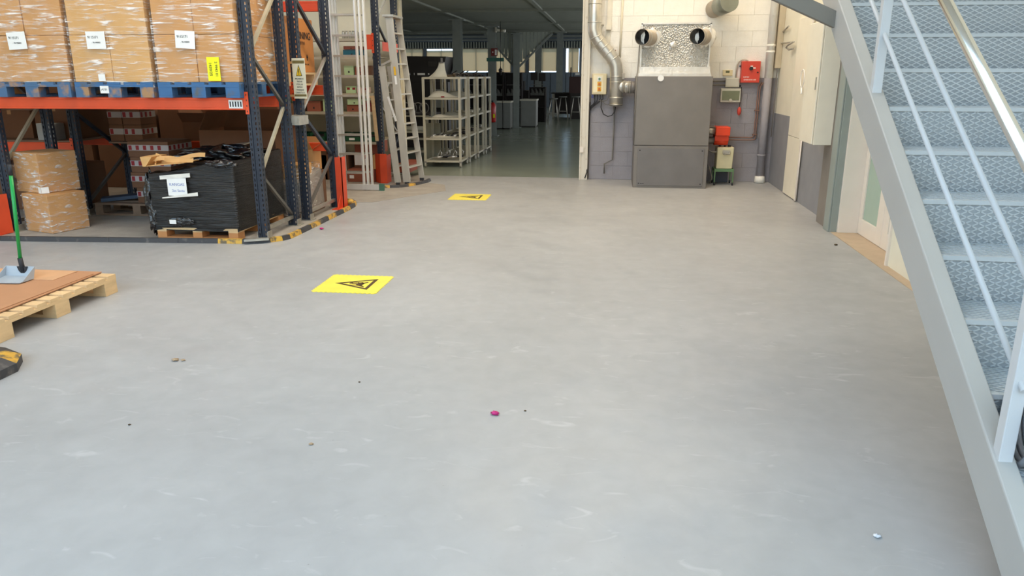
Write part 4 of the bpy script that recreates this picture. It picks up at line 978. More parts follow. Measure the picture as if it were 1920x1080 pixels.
# ------------------------------------------------------------------ wooden pallet, cardboard sheets, dustpan (left foreground)
pallet(-4.75, -3.70, 3.90, 5.08, .001, 'x', 10, M_wood, M_wood, 'pale wooden pallet in the left foreground under flat cardboard', h=.142)
def sheet(x0, x1, y0, y1, z, t, m, lab, sk=.0): return one(MB().hexa([(x0, y0, z), (x1, y0, z), (x1-sk, y1, z), (x0, y1, z), (x0, y0, z+t), (x1, y0, z+t), (x1-sk, y1, z+t), (x0, y1, z+t)]), 'cardboard_sheet', m, lab, 'cardboard')
M_cs = mat('flat_cardboard', (180, 132, 96), .8, var=.04)
sheet(-4.75, -3.80, 3.6, 5.07, .1435, .006, mat('dark_cardboard_sheet', (110, 84, 74), .8), 'bottom dark cardboard sheet of the flat stack on the front pallet', .01)
sheet(-4.75, -3.79, 3.55, 5.08, .150, .006, M_cs, 'middle cardboard sheet of the flat stack on the front pallet', .02)
o = sheet(-4.75, -3.82, 3.5, 5.00, .1565, .005, M_cs, 'top flat brown cardboard sheet under the grey dustpan', .0)
sheet(-4.75, -3.98, 4.78, 5.04, .162, .004, mat('pale_cardboard_strip', (206, 160, 120), .8), 'narrow pale cardboard flap along the back of the top sheet', .0)
dp = thing('dustpan', 'grey dustpan with long green handle standing on the cardboard', 'dustpan', (-4.25, 4.72, .167))
dx0, dx1, dy0, dy1, dz = -4.37, -4.14, 4.655, 4.79, .168
part(MB().hexa([(dx0-.03, dy0-.02, dz), (dx1, dy0, dz), (dx1, dy1, dz+.012), (dx0, dy1, dz+.012), (dx0-.03, dy0-.02, dz+.004), (dx1, dy0, dz+.004), (dx1, dy1, dz+.016), (dx0, dy1, dz+.016)])
     .hexa([(dx0, dy1-.004, dz), (dx1, dy1-.004, dz), (dx1, dy1, dz), (dx0, dy1, dz), (dx0, dy1+.024, dz+.085), (dx1, dy1+.024, dz+.085), (dx1, dy1+.028, dz+.085), (dx0, dy1+.028, dz+.085)])
     .hexa([(dx1-.004, dy0+.02, dz), (dx1, dy0+.02, dz), (dx1, dy1, dz), (dx1-.004, dy1, dz), (dx1-.002, dy0+.03, dz+.01), (dx1+.002, dy0+.03, dz+.01), (dx1+.002, dy1+.024, dz+.085), (dx1-.002, dy1+.024, dz+.085)])
     .hexa([(dx0, dy0+.02, dz), (dx0+.004, dy0+.02, dz), (dx0+.004, dy1, dz), (dx0, dy1, dz), (dx0, dy0+.03, dz+.01), (dx0+.004, dy0+.03, dz+.01), (dx0+.004, dy1+.024, dz+.085), (dx0, dy1+.024, dz+.085)]), 'pan', M_pan, dp)
part(MB().prism([(-.04, .085), (.04, .085), (.028, .05), (.012, .035), (-.012, .035), (-.028, .05)], 0, .012, lambda x, y, z: (-4.23+x, dy1+.02-z, dz+y)).tube([(-4.23, dy1+.015, dz+.05), (-4.232, dy1+.01, dz+.15)], .017, 10), 'handle_socket', M_black, dp)
part(MB().tube([(-4.232, dy1+.01, dz+.12), (-4.182, 4.80, .93)], .0125, 12), 'handle_tube', M_green, dp)
part(MB().tube([(-4.183, 4.80, .92), (-4.178, 4.80, .995)], .0145, 12), 'grip', M_black, dp)

# ------------------------------------------------------------------ boiler and wall equipment
bo = thing('warm_air_boiler', 'big dark grey steel boiler cabinet against the block wall', 'boiler', (.9, 11.6, 0))
bxa, bxb, bya, byb = .372, 1.430, 11.2, 12.02
part(MB().box(bxa, bxb, bya, byb, .0, .612), 'lower_casing', M_sgrey, bo, bev=.006)
part(MB().box(bxa-.008, bxb-.004, bya-.004, byb, .618, 1.585), 'upper_casing', M_sgrey, bo, bev=.006)
dp_ = part(MB().box(.425, 1.375, bya-.012, bya-.0015, .035, .575), 'access_panel', M_door, bo, bev=.002)
b = MB()
for x in (.455, 1.345):
    for z in (.065, .545): b.disc((x, bya-.014, z), (0, 1, 0), .009, .006, 8)
sub(b, 'panel_screws', M_ink, dp_)
sub(MB().box(.475, .50, bya-.0135, bya-.012, .06, .068).box(.505, .53, bya-.0135, bya-.012, .06, .068), 'small_mark', M_ink, dp_)
part(MB().box(.385, 1.405, 11.26, 12.02, 1.585, 1.625).box(.40, 1.395, 11.34, 12.02, 1.625, 1.715), 'foil_taped_collar', M_foilw, bo)
part(MB().box(.415, 1.375, 11.42, 12.03, 1.715, 2.30), 'foil_plenum', M_foil, bo, 'embossed aluminium foil plenum box')
part(MB().box(.405, .425, 11.41, 11.43, 1.70, 2.31).box(1.365, 1.385, 11.41, 11.43, 1.70, 2.31).box(.405, 1.385, 11.41, 11.43, 2.295, 2.315), 'foil_edge_tape', M_foilw, bo)
for (cx, cz) in ((.535, 2.115), (1.29, 2.12)):
    dv = Vector((-.42, -.9, 0)).normalized(); p0 = Vector((cx, 11.45, cz)); p1 = p0+dv*.29
    dcol = part(MB().pipe(p0, p1, .112, .106, 24), 'duct_collar', M_collar, bo)
    sub(MB().disc(p0+dv*.06, dv, .105, .01, 24), 'duct_shade_disc', M_dark, dcol)  # dark disc standing for the shade inside the open collar
    fb_ = crumple(cx+.01, 11.43, cz, .155, .02, .15, int(cx*100), 24, 12, .12); sub(fb_, 'torn_foil', M_foilw, dcol)
    sub(MB().pipe(p0+dv*.19, p0+dv*.21, .1155, .111, 24), 'collar_rib', M_steel, dcol)
part(crumple(.86, 11.41, 2.02, .05, .012, .035, 4, 16, 10, .2), 'foil_patch', M_foilw, bo)
part(MB().disc((.70, bya-.012, 1.56), (0, 1, 0), .043, .006, 18), 'paper_seal', M_white, bo)
part(MB().tube([(.395, 11.4, 2.2), (.385, 11.36, 1.95), (.375, 11.3, 1.66), (.362, 11.19, 1.60), (.358, 11.18, 1.2), (.36, 11.19, .62)], .007, 8), 'edge_cable', M_wireg, bo)
# spiral flue duct
fl = thing('flue_duct', 'spiral steel flue duct dropping in an S bend and joining the boiler', 'duct', (0, 11.87, 1.15))
yd = 11.87; rd = .099
pts = [(-.275, yd, 3.4), (-.275, yd, 2.3), (-.272, yd, 2.24), (-.25, yd, 2.17), (-.215, yd, 2.11), (-.0, yd, 1.86), (.04, yd, 1.80), (.065, yd, 1.74), (.075, yd, 1.67), (.08, yd, 1.60), (.09, yd, 1.15)]
part(MB().tube(pts, rd, 28), 'duct_pipe', M_galv, fl)
for p, d in (((-.275, yd, 2.36), (0, 0, 1)), ((-.275, yd, 2.62), (0, 0, 1)), ((-.245, yd, 2.15), (.4, 0, -.9)), ((-.19, yd, 2.08), (.65, 0, -.75)), ((-.12, yd, 2.0), (.65, 0, -.75)), ((-.05, yd, 1.92), (.65, 0, -.75)), ((.02, yd, 1.83), (.6, 0, -.8)), ((.082, yd, 1.58), (0, 0, 1)), ((.083, yd, 1.50), (0, 0, 1)), ((.088, yd, 1.27), (0, 0, 1)), ((.09, yd, 1.17), (0, 0, 1))):
    part(MB().disc(p, d, rd+.0045, .012, 28), 'duct_rib', M_galv, fl)
br = part(MB().tube([(.10, yd, 1.43), (.22, yd-.01, 1.43)], [.092, .092], 24).tube([(.16, yd, 1.43), (.30, yd-.03, 1.425)], [.088, .088], 24), 'branch_pipe', M_galv, fl)
for x in (.23, .265, .295): sub(MB().disc((x, yd-.03, 1.425), (1, -.1, 0), .093, .01, 24), 'branch_ring', M_galv, br)
part(MB().tube([(.29, yd-.03, 1.425), (.385, yd-.03, 1.425)], .088, 24), 'flue_socket', M_sgrey, fl)
part(MB().box(.12, .20, yd-.05, yd+.05, 1.54, 1.63), 'draught_box', M_collar, fl, bev=.004)
part(MB().tube([(.06, 11.98, 1.15), (.068, 11.98, .95), (.062, 11.98, .32), (-.06, 11.98, .25), (-.06, 11.98, .10)], .011, 8), 'drain_rod', M_wireg, fl)
part(MB().tube([(-.275, 11.85, 2.33), (-.20, 11.95, 2.33), (-.14, 12.05, 2.33)], .008, 6), 'wall_clamp', M_steel, fl)
one(MB().box(-.09, -.025, 12.02, 12.048, 2.28, 3.2).box(-.10, -.025, 11.96, 12.045, 2.26, 2.32).box(-.10, -.035, 12.03, 12.048, 2.0, 2.26), 'wall_bracket', mat('white_bracket_paint', (226, 218, 200), .5), 'white perforated wall bracket beside the flue duct', 'bracket')
one(MB().tube([(.14, 12.035, 3.3), (.125, 12.035, 2.3), (.12, 12.035, 1.86)], .016, 10), 'conduit', mat('cream_conduit', (220, 210, 186), .5), 'cream painted conduit running down the block wall above the flue bend', 'pipe')
one(MB().tube([(.05, 12.0, 1.97), (.052, 12.0, 1.82)], .009, 8), 'short_rod', M_copper, 'short rusty rod behind the flue bend', 'rod')
# control box with buttons
cb_ = thing('control_box', 'cream control box with green and orange buttons beside the doorway', 'control box', (-.16, 11.95, 1.3))
part(MB().box(-.285, -.065, 11.92, 12.045, 1.315, 1.625), 'box_body', M_box, cb_, bev=.012)
part(MB().box(-.265, -.12, 11.914, 11.921, 1.345, 1.60), 'front_plate', mat('pale_cream_plate', (238, 226, 190), .4), cb_, bev=.002)
for z, m in ((1.545, mat('green_button', (90, 130, 100), .4)), (1.47, mat('orange_button', (196, 96, 30), .4)), (1.395, MATS['orange_button'])):
    pb_ = part(MB().box(-.205, -.145, 11.909, 11.915, z-.033, z+.033), 'button_plate', mat('yellow_button_plate', (232, 176, 60), .5) if z < 1.5 else M_white, cb_)
    sub(MB().disc((-.175, 11.90, z), (0, 1, 0), .017, .02, 16), 'push_button', m, pb_)
cbx = thing('cable_bundle', 'dark cables looping below the control box', 'cable', (-.15, 11.97, 1.2))
for i in range(4): part(MB().tube([(-.24+i*.04, 11.97, 1.315), (-.24+i*.042, 11.97, 1.25), (-.235+i*.03, 11.98, 1.22), (-.26-.01*i, 12.0, 1.17-.02*i), (-.31, 12.0, 1.12-.02*i)], .0065, 6), 'cable', M_wire, cbx)
part(MB().tube([(-.13, 11.97, 1.24), (-.14, 11.97, 1.12), (-.10, 11.96, 1.02), (-.03, 11.95, .985), (.03, 11.95, 1.0), (.075, 11.96, 1.06), (.085, 11.97, 1.13)], .008, 8), 'cable_loop', M_wire, cbx)
part(MB().tube([(-.06, 11.97, 1.35), (-.03, 11.97, 1.30), (-.045, 11.97, 1.24), (-.10, 11.97, 1.215), (-.18, 11.97, 1.22)], .008, 8), 'cable_loop', M_wireg, cbx)
part(MB().tube([(-.12, 11.98, 1.22), (-.07, 11.97, 1.17), (.02, 11.97, 1.155)], .007, 8), 'cable_loop', M_wireg, cbx)
part(MB().tube([(-.31, 12.0, 1.2), (-.315, 12.0, .9), (-.318, 12.0, .45), (-.34, 11.96, .30), (-.33, 11.93, .12), (-.36, 11.92, .03)], .009, 8), 'down_cable', M_wire, cbx)
part(MB().box(-.29, -.26, 11.96, 12.0, 1.26, 1.31), 'blue_plug', mat('blue_plug', (70, 74, 130), .5), cbx)
one(MB().box(-.452, -.39, 11.925, 11.938, .43, .52), 'switch_plate', M_wframe, 'small white switch box low on the doorway post', 'switch', bev=.003)
one(MB().tube([(-.315, 12.03, 1.3), (-.318, 12.03, .02)], .014, 8), 'wall_conduit', M_wireg, 'grey conduit running down between doorway post and wall', 'pipe')
# stub duct high on wall
sd = thing('stub_duct', 'round steel duct stub sticking out of the block wall near the top', 'duct', (1.5, 12.0, 2.5))
part(MB().tube([(1.47, 12.06, 2.54), (1.545, 11.80, 2.565)], .125, 24), 'duct_pipe', M_collar, sd)
part(MB().tube([(1.535, 11.82, 2.563), (1.62, 11.52, 2.595)], .135, 24), 'duct_sleeve', mat('dull_galvanised_sleeve', (140, 144, 134), .4, .6, var=.1), sd)
# thermostat, junction box, breaker box, red box
tb = thing('thermostat', 'small cream thermostat with display left of the red box', 'thermostat', (1.74, 12.03, 1.6))
part(MB().box(1.668, 1.812, 12.02, 12.048, 1.592, 1.678), 'thermostat_body', M_box, tb, bev=.005)
part(MB().box(1.71, 1.765, 12.017, 12.0205, 1.632, 1.665), 'display', mat('olive_lcd', (104, 104, 70), .3), tb)
jb_ = thing('junction_box', 'light grey square junction box under the thermostat', 'junction box', (1.82, 12.03, 1.42))
part(MB().box(1.715, 1.92, 11.985, 12.048, 1.425, 1.562), 'box_body', M_gbox, jb_, bev=.012)
part(MB().box(1.728, 1.907, 11.981, 11.986, 1.438, 1.549), 'box_lid', M_gbox, jb_, bev=.004)
for z in (1.515, 1.458): one(MB().tube([(1.42, 12.03, z), (1.715, 12.03, z)], .011, 10), 'conduit', M_wireg, '%s of the two grey conduits between boiler and junction box' % ('upper' if z > 1.5 else 'lower'), 'pipe')
bk = thing('breaker_box', 'breaker box with smoked green cover below the junction box', 'breaker box', (1.80, 12.0, 1.2))
part(MB().box(1.652, 1.945, 11.95, 12.048, 1.205, 1.408), 'box_body', M_gbox, bk, bev=.008)
part(MB().box(1.672, 1.925, 11.940, 11.951, 1.238, 1.375), 'cover', mat('smoked_green_cover', (122, 128, 104), .2), bk, bev=.003)
part(MB().disc((1.80, 11.943, 1.238), (0, 1, 0), .022, .012, 14), 'cover_latch', M_gbox, bk)
rb_ = thing('red_control_box', 'red square control box with black knob on the block wall', 'control box', (2.06, 12.0, 1.49))
part(MB().box(1.925, 2.195, 11.93, 12.048, 1.492, 1.80), 'box_body', M_red, rb_, bev=.006)
part(MB().disc((2.06, 11.915, 1.695), (0, 1, 0), .026, .03, 16), 'knob', M_ink, rb_)
part(MB().box(2.085, 2.125, 11.926, 11.93, 1.695, 1.71).box(2.05, 2.085, 11.926, 11.93, 1.722, 1.735), 'knob_marks', M_white, rb_)
part(MB().disc((2.16, 11.925, 1.64), (0, 1, 0), .012, .012, 10), 'lock', M_ink, rb_)
bd_ = rb_.children[0]
text('SUNTEC', (2.0, 11.9295, 1.572), UP, .026, M_white, bd_, sx=.9); text('GENERADOR AIRE', (2.055, 11.9295, 1.533), UP, .026, M_white, bd_, sx=.85)
one(MB().tube([(1.86, 12.02, 1.56), (1.862, 12.02, 1.74), (1.885, 12.02, 1.795), (1.93, 12.01, 1.825), (1.98, 12.0, 1.825), (2.02, 12.0, 1.80)], .013, 10), 'conduit', M_gbox, 'curved grey conduit arching from junction box into the red box', 'pipe')
one(MB().box(1.905, 1.925, 12.0, 12.045, 1.72, 1.74).box(1.92, 1.95, 12.02, 12.048, 1.43, 1.46), 'cable_gland', M_black, 'black cable gland between junction box and red box', 'fitting')
pd = thing('pendant_switch', 'red pendant switch hanging below the breaker box', 'switch', (1.94, 11.97, 1.0))
part(MB().tube([(1.955, 12.0, 1.43), (1.955, 11.99, 1.3), (1.945, 11.98, 1.14)], .005, 6), 'hanging_cord', M_wire, pd)
part(MB().ball((1.945, 11.98, 1.075), .034, 14, (.9, .6, 1.9)), 'switch_body', M_red, pd)
# copper pipes
for i, dx in enumerate((0, .028)):
    one(MB().tube([(2.22+dx*1.0+.03, 12.02, 1.50), (2.20+dx, 12.0, 1.43), (2.195+dx, 12.0, .73+dx*-1.4), (2.185+dx, 12.0, .69-dx*1.3), (2.15, 12.0, .683-dx*1.4), (1.78, 12.0, .683-dx*1.4)], .0085, 8), 'copper_pipe', M_copper, '%s of the two copper pipes bending from the red box to the burner' % ('left upper', 'right lower')[i], 'pipe')
for z in (1.08, .72): one(MB().box(2.175, 2.245, 11.99, 12.045, z, z+.015), 'pipe_clip', M_copper, 'copper pipe clip %s on the pair of pipes' % ('halfway up' if z > 1 else 'low'), 'clip')
# burner
bu = thing('oil_burner', 'red orange oil burner fixed to the right side of the boiler', 'burner', (1.6, 11.6, .6))
part(MB().box(1.565, 1.775, 11.55, 11.85, .735, .865), 'upper_cover', M_burn, bu, bev=.012)
part(MB().tube([(1.565, 11.70, .67), (1.765, 11.70, .67)], .082, 24).box(1.565, 1.765, 11.60, 11.85, .66, .732), 'lower_cover', M_burn, bu)
part(MB().tube([(1.43, 11.66, .80), (1.565, 11.66, .80)], .055, 16), 'blast_tube', M_steel, bu)
part(MB().tube([(1.43, 11.68, .66), (1.565, 11.68, .66)], .05, 16).box(1.44, 1.56, 11.62, 11.8, .85, .865), 'motor', M_sgrey, bu, kind='stuff')
part(MB().tube([(1.47, 11.62, .60), (1.48, 11.6, .52), (1.54, 11.58, .49), (1.60, 11.6, .50)], .012, 8), 'fuel_hose', M_wireg, bu)
tk = thing('oil_tank', 'ivory oil tank with handle on a green wheeled stand', 'tank', (1.74, 11.7, 0))
part(MB().hexa([(1.615, 11.60, .245), (1.845, 11.60, .245), (1.845, 11.85, .245), (1.615, 11.85, .245), (1.612, 11.58, .565), (1.855, 11.58, .565), (1.855, 11.86, .565), (1.612, 11.86, .565)]), 'tank_body', M_tank, tk, bev=.01)
part(MB().tube([(1.70, 11.575, .50), (1.70, 11.55, .50), (1.70, 11.545, .47), (1.79, 11.545, .47), (1.79, 11.55, .50), (1.79, 11.575, .50)], .008, 8).box(1.69, 1.80, 11.57, 11.582, .475, .525), 'tank_handle', M_steel, tk)
part(MB().tube([(1.66, 11.7, .565), (1.66, 11.7, .59)], .02, 10).tube([(1.73, 11.7, .565), (1.73, 11.7, .60)], .016, 10).tube([(1.80, 11.7, .565), (1.80, 11.7, .59)], .025, 10), 'tank_fittings', M_black, tk)
part(MB().box(1.59, 1.875, 11.58, 11.60, .205, .245).box(1.59, 1.875, 11.85, 11.87, .205, .245).box(1.59, 1.61, 11.6, 11.85, .205, .245).box(1.855, 1.875, 11.6, 11.85, .205, .245), 'stand_frame', M_tgreen, tk)
for x in (1.60, 1.865):
    for y in (11.59, 11.86):
        part(MB().bar((x, y, .045), (x, y, .21), .018, .018), 'leg', M_tgreen, tk); part(MB().disc((x, y-.005, .022), (1, 0, 0), .022, .02, 14), 'caster', M_black, tk)
one(MB().tube([(1.50, 11.6, .30), (1.53, 11.55, .2), (1.555, 11.55, .12), (1.54, 11.6, .03)], .009, 8), 'grey_hose', M_wireg, 'thin grey hose hanging between boiler and oil tank', 'hose')
one(MB().box(1.62, 1.84, 11.9, 12.0, .004, .16), 'dark_bin', mat('dark_blue_grey_plastic', (70, 76, 88), .5), 'dark low box on the floor under the tank stand', 'box')
# corner pipes
cp = thing('drain_pipe', 'thick painted drain pipe running down the corner of the block wall', 'pipe', (2.37, 11.93, 0))
part(MB().tube([(2.325, 11.96, 6.4), (2.325, 11.96, 1.56)], .058, 20), 'upper_pipe', M_cream, cp)
part(MB().tube([(2.325, 11.96, 1.56), (2.33, 11.96, .08)], .058, 20), 'lower_pipe', M_mauve, cp)
for z in (2.02, 1.93, .42): part(MB().disc((2.325, 11.96, z), (0, 0, 1), .064, .03, 20), 'pipe_socket', M_cream if z > 1 else M_mauve, cp)
part(MB().tube([(2.33, 11.96, .10), (2.33, 11.95, .0)], [.07, .085], 20), 'pipe_foot', M_cream, cp)
tr = thing('cable_trunking', 'beige square trunking on the right wall above the dark conduit', 'trunking', (2.44, 11.4, 1.7))
part(MB().box(2.395, 2.478, 11.90, 12.02, 1.70, 6.4), 'trunking_body', mat('tan_trunking', (190, 176, 150), .5), tr, bev=.003)
part(MB().tube([(2.43, 11.92, 1.70), (2.435, 11.93, 1.66), (2.44, 11.94, 1.3), (2.44, 11.94, .7)], .009, 8), 'trunking_conduit', M_sgrey, tr)
# wall rods and bracket hook
one(MB().tube([(2.47, 12.0, 2.20), (2.44, 11.46, 2.26)], .012, 8), 'wall_rod', M_steel, 'upper short metal rod on the cream right wall', 'rod')
hk = thing('wall_hook', 'metal rod with looped hook on the cream right wall', 'hook', (2.45, 11.2, 2.0))
part(MB().tube([(2.46, 11.95, 2.05), (2.42, 10.95, 2.03)], .011, 8), 'hook_rod', M_steel, hk)
part(MB().tube([(2.42, 11.0, 2.03), (2.40, 11.2, 2.0), (2.40, 11.3, 1.97), (2.42, 11.2, 1.94), (2.44, 11.05, 1.95)], .014, 8), 'hook_loop', M_steel, hk)
# flush cream panel and cabinet
pn = thing('wall_panel', 'tall narrow cream access panel standing flush on the right wall', 'panel', (2.46, 10.5, 0))
part(MB().box(2.458, 2.479, 10.18, 10.92, .012, .80).box(2.458, 2.479, 10.18, 10.92, .806, 2.32), 'panel_sheet', M_cab, pn, bev=.002)
part(MB().box(2.445, 2.458, 10.14, 10.175, .012, 2.28).tube([(2.447, 10.10, 0.02), (2.447, 10.10, .80)], .008, 8), 'panel_edge', M_wframe, pn)
cd_ = thing('rope_loop', 'white cord loop hanging on the edge of the cream panel', 'cord', (2.43, 10.3, 1.5))
part(MB().tube([(2.425, 10.3+.10*math.cos(t*.524), 1.56+.11*math.sin(t*.524)) for t in range(12)], .006, 6, closed=True).tube([(2.425, 10.30, 1.45), (2.42, 10.25, 1.37), (2.425, 10.28, 1.40)], .01, 6), 'cord', M_white, cd_)
cab = thing('electrical_cabinet', 'cream electrical cabinet mounted high on the pilaster of the right wall', 'cabinet', (2.3, 8.8, .876))
part(MB().box(2.18, 2.369, 8.5, 9.07, .876, 2.15).box(2.369, 2.479, 8.765, 9.07, .876, 2.15), 'cabinet_body', M_cab, cab, bev=.005)
part(MB().box(2.162, 2.177, 8.508, 9.062, .884, 2.142), 'cabinet_door', M_cab, cab, bev=.004)
part(MB().box(2.155, 2.162, 8.55, 8.58, 1.45, 1.58), 'door_latch', M_steel, cab)
# debris
def bit(x, y, m, lab, cat, s=.02, seed=1, nm='petal'):
    o = crumple(x, y, s*.45, s, s*.8, s*.4, seed, 14, 8, .35); one(o, nm, m, lab, cat)
bit(-.508, 3.314, M_pink, 'magenta petal lying on the open floor in front', 'petal', .019, 2)
bit(-3.043, 7.60, M_pink, 'pink petal lying beside the striped rack kerb', 'petal', .022, 3)
bit(-2.46, 3.784, M_leaf, 'curled dry leaf on the floor at front left', 'leaf', .018, 4, 'dry_leaf'); bit(-2.415, 3.79, M_leaf, 'smaller dry leaf fragment just right of the curled leaf', 'leaf', .012, 5, 'dry_leaf')
bit(-1.283, 2.90, M_leaf, 'small brown crumb on the near floor left of centre', 'debris', .010, 6, 'crumb'); bit(1.007, 2.488, M_drop, 'clear shiny blob on the floor at the lower right', 'debris', .014, 7, 'clear_blob')
bit(2.236, 7.48, M_mink, 'small brown scrap on the floor near the white door', 'debris', .016, 8, 'scrap'); bit(-.365, 3.37, M_mink, 'thin dark speck right of the magenta petal', 'debris', .006, 9, 'crumb')
bit(-2.214, 2.979, M_mink, 'dark crumb near the lower left of the floor', 'debris', .007, 10, 'crumb'); bit(-1.295, 3.614, M_mink, 'tiny dark crumb on the floor left of the petal', 'debris', .006, 12, 'crumb')

# ------------------------------------------------------------------ trolleys in the doorway
tz = [.12, .515, .87, 1.215, 1.565]
def make_trolley(wdt, dep, zs):
    t = thing('shelf_trolley', '', 'trolley', (0, 0, 0))
    for x in (0, wdt):
        for y in (0, dep):
            part(MB().box(x-.021, x+.021, y-.016, y+.016, .10, zs[-1]), 'post', M_trol, t, local=True)
            w_ = part(MB().disc((x, y+.01, .045), (1, 0, 0), .045, .03, 16), 'caster', mat('pale_caster_wheel', (170, 164, 150), .4), t, local=True)
            c = MB().box(x-.024, x+.024, y-.02, y+.03, .075, .105); o = part(c, 'caster_fork', M_sgrey, t, local=True)
    for z in zs:
        part(MB().box(.0, wdt, -.012, dep+.012, z-.03, z-.018).box(.014, wdt-.014, -.014, .006, z-.03, z+.004).box(.014, wdt-.014, dep-.006, dep+.014, z-.03, z+.004).box(-.012, .006, .014, dep-.014, z-.03, z+.004).box(wdt-.006, wdt+.012, .014, dep-.014, z-.03, z+.004), 'shelf', M_trol, t, local=True)
    return t
tro = make_trolley(.645, .62, tz)
ty = [13.3, 14.08, 14.92, 15.76]
for i, y in enumerate(ty):
    t = tro if i == 0 else copy_tree(tro)
    t.location = (-3.275+.02*i, y, 0)
    t['label'] = ('nearest cream shelf trolley of the row in the doorway', 'second cream shelf trolley of the row behind the nearest', 'third cream shelf trolley of the row', 'farthest cream shelf trolley of the row')[i]
    t['group'] = 'cream shelf trolleys in a row'
def fold(x0, x1, y0, y1, z, h, seed, nm, lab, m=M_cloth):
    rnd = random.Random(seed); a, b2, c3 = rnd.uniform(0, 6), rnd.uniform(2, 4), rnd.uniform(0, 6)
    t = thing(nm, lab, 'moulding', ((x0+x1)/2, (y0+y1)/2, z))
    def f(u, v):
        e = math.sin(math.pi*u)**.5*math.sin(math.pi*min(v*1.2, 1))**.5 if 0 < u < 1 and 0 < v < .99 else 0
        return (x0+(x1-x0)*u+.02*math.sin(5*v+a), y0+(y1-y0)*v+.02*math.sin(6*u+c3), z+.008+h*abs(e)*(.62+.38*math.sin(b2*u*1.1+a*.3+1.5*v))*(1-.45*u))
    part(MB().grid(f, 26, 14), 'upper_shell', m, t)
    part(MB().grid(lambda u, v: (f(u, v)[0], f(u, v)[1]-.01, z+.006+(f(u, v)[2]-z-.008)*.35), 26, 14), 'lower_shell', m, t)
fold(-3.22, -2.66, 13.32, 13.9, 1.215+.002, .15, 1, 'moulded_shell', 'white curved shell lying on the fourth level of the nearest trolley')
fold(-3.14, -2.66, 13.32, 13.88, .87+.002, .10, 2, 'moulded_shell', 'white folded shell on the middle level of the nearest trolley')
fold(-3.22, -2.70, 13.32, 13.9, .515+.002, .04, 3, 'moulded_shell', 'flat beige shell on the second level of the nearest trolley')
fold(-3.10, -2.66, 14.1, 14.68, 1.217, .12, 4, 'moulded_shell', 'white shell on the fourth level of the second trolley')
fold(-3.10, -2.66, 14.95, 15.5, 1.217, .13, 5, 'moulded_shell', 'white shell on the fourth level of the third trolley')
fold(-3.10, -2.66, 14.1, 14.68, .872, .11, 6, 'moulded_shell', 'white shell on the middle level of the second trolley')
one(MB().box(-2.96, -2.90, 13.295, 13.30, 1.222, 1.245), 'red_tag', M_dred, 'small red tag on the front of the shell on the nearest trolley', 'tag')
# pouring shade on top
hn = thing('white_shade', 'white flared shade standing on top of the nearest trolley', 'shade', (-3.1, 13.6, 1.57))
def shade(u, v):
    t = 2*math.pi*u; w0_, w1_ = .052, .17
    k = (1-v)**2; r_ = w0_+(w1_-w0_)*k; cx = -3.0-.07*k
    return (cx+r_*math.cos(t), 13.6+r_*.6*math.sin(t), 1.57+.25*v)
part(MB().grid(shade, 28, 12), 'shade_shell', mat('ivory_shade', (228, 220, 200), .5), hn)
part(MB().tube([(-3.0, 13.6, 1.80), (-3.0, 13.6, 1.895)], .018, 12).disc((-3.0, 13.6, 1.815), (0, 0, 1), .05, .02, 16), 'shade_stem', M_sgrey, hn)
one(MB().tube([(-2.9+.05*math.cos(k*.785), 13.75+.05*math.sin(k*.785), 1.59) for k in range(8)], .018, 8, closed=True).ball((-2.82, 13.8, 1.60), .035, 10), 'dark_fitting', M_mink, 'dark round fitting on top of the nearest trolley', 'fitting')
for i, (y, x) in enumerate(((14.2, -2.95), (14.45, -2.85), (15.1, -2.9), (15.3, -2.75))):
    b = MB().tube([(x, y, 1.60), (x+.1, y+.05, 1.63), (x+.18, y, 1.60)], .016, 6).ball((x+.05, y+.08, 1.605), .035, 8).bar((x-.05, y, 1.59), (x+.12, y-.08, 1.68), .015, .015)
    one(b, 'metal_part', M_mach, 'dark jumbled metal part %s on top of the trolleys behind the nearest' % ('at the front', 'second', 'third', 'at the back')[i], 'part')
# rings and irons on lower shelves
for i, (x, y, s_) in enumerate(((-3.08, 13.42, .085), (-2.95, 13.55, .09), (-2.82, 13.5, .08), (-2.72, 13.65, .07), (-3.0, 13.75, .08))):
    t = thing('round_fitting', 'chrome rimmed round fitting, %s on the bottom level of the nearest trolley' % ('front left', 'centre', 'front right', 'far right', 'rear')[i], 'fitting', (x, y, .125), 'round fittings on the trolley')
    an = .4+.2*i
    pts = [(x+s_*math.cos(k*.524), y+s_*.5*math.sin(k*.524), .165+.012*math.cos(k*.524+an)) for k in range(12)]
    part(MB().tube(pts, .012, 8, closed=True), 'rim', M_black if i % 2 else M_glow, t)
    part(MB().ball((x, y, .16), s_*.8, 12, (1, .55, .25)), 'lens', M_glow if i % 2 == 0 else M_mach, t)
    part(MB().tube([(x+.0, y, .17), (x+.03, y, .24), (x+.055, y, .29), (x+.075, y+.01, .25), (x+.06, y+.02, .18)], .009, 8), 'bracket_loop', M_glow, t)
for i in range(8):
    x = -3.15+.065*i; y = 13.45+.05*(i % 3)
    one(MB().ball((x, y, .55), .026, 8, (1, 1, .8)).tube([(x-.04, y, .535), (x+.03, y+.03, .575)], .008, 6), 'metal_part', M_glow if i % 3 == 0 else M_mach, 'small metal part %s from left on the second level of the nearest trolley' % ('first', 'second', 'third', 'fourth', 'fifth', 'sixth', 'seventh', 'eighth')[i], 'part', 'small metal parts on the trolley')
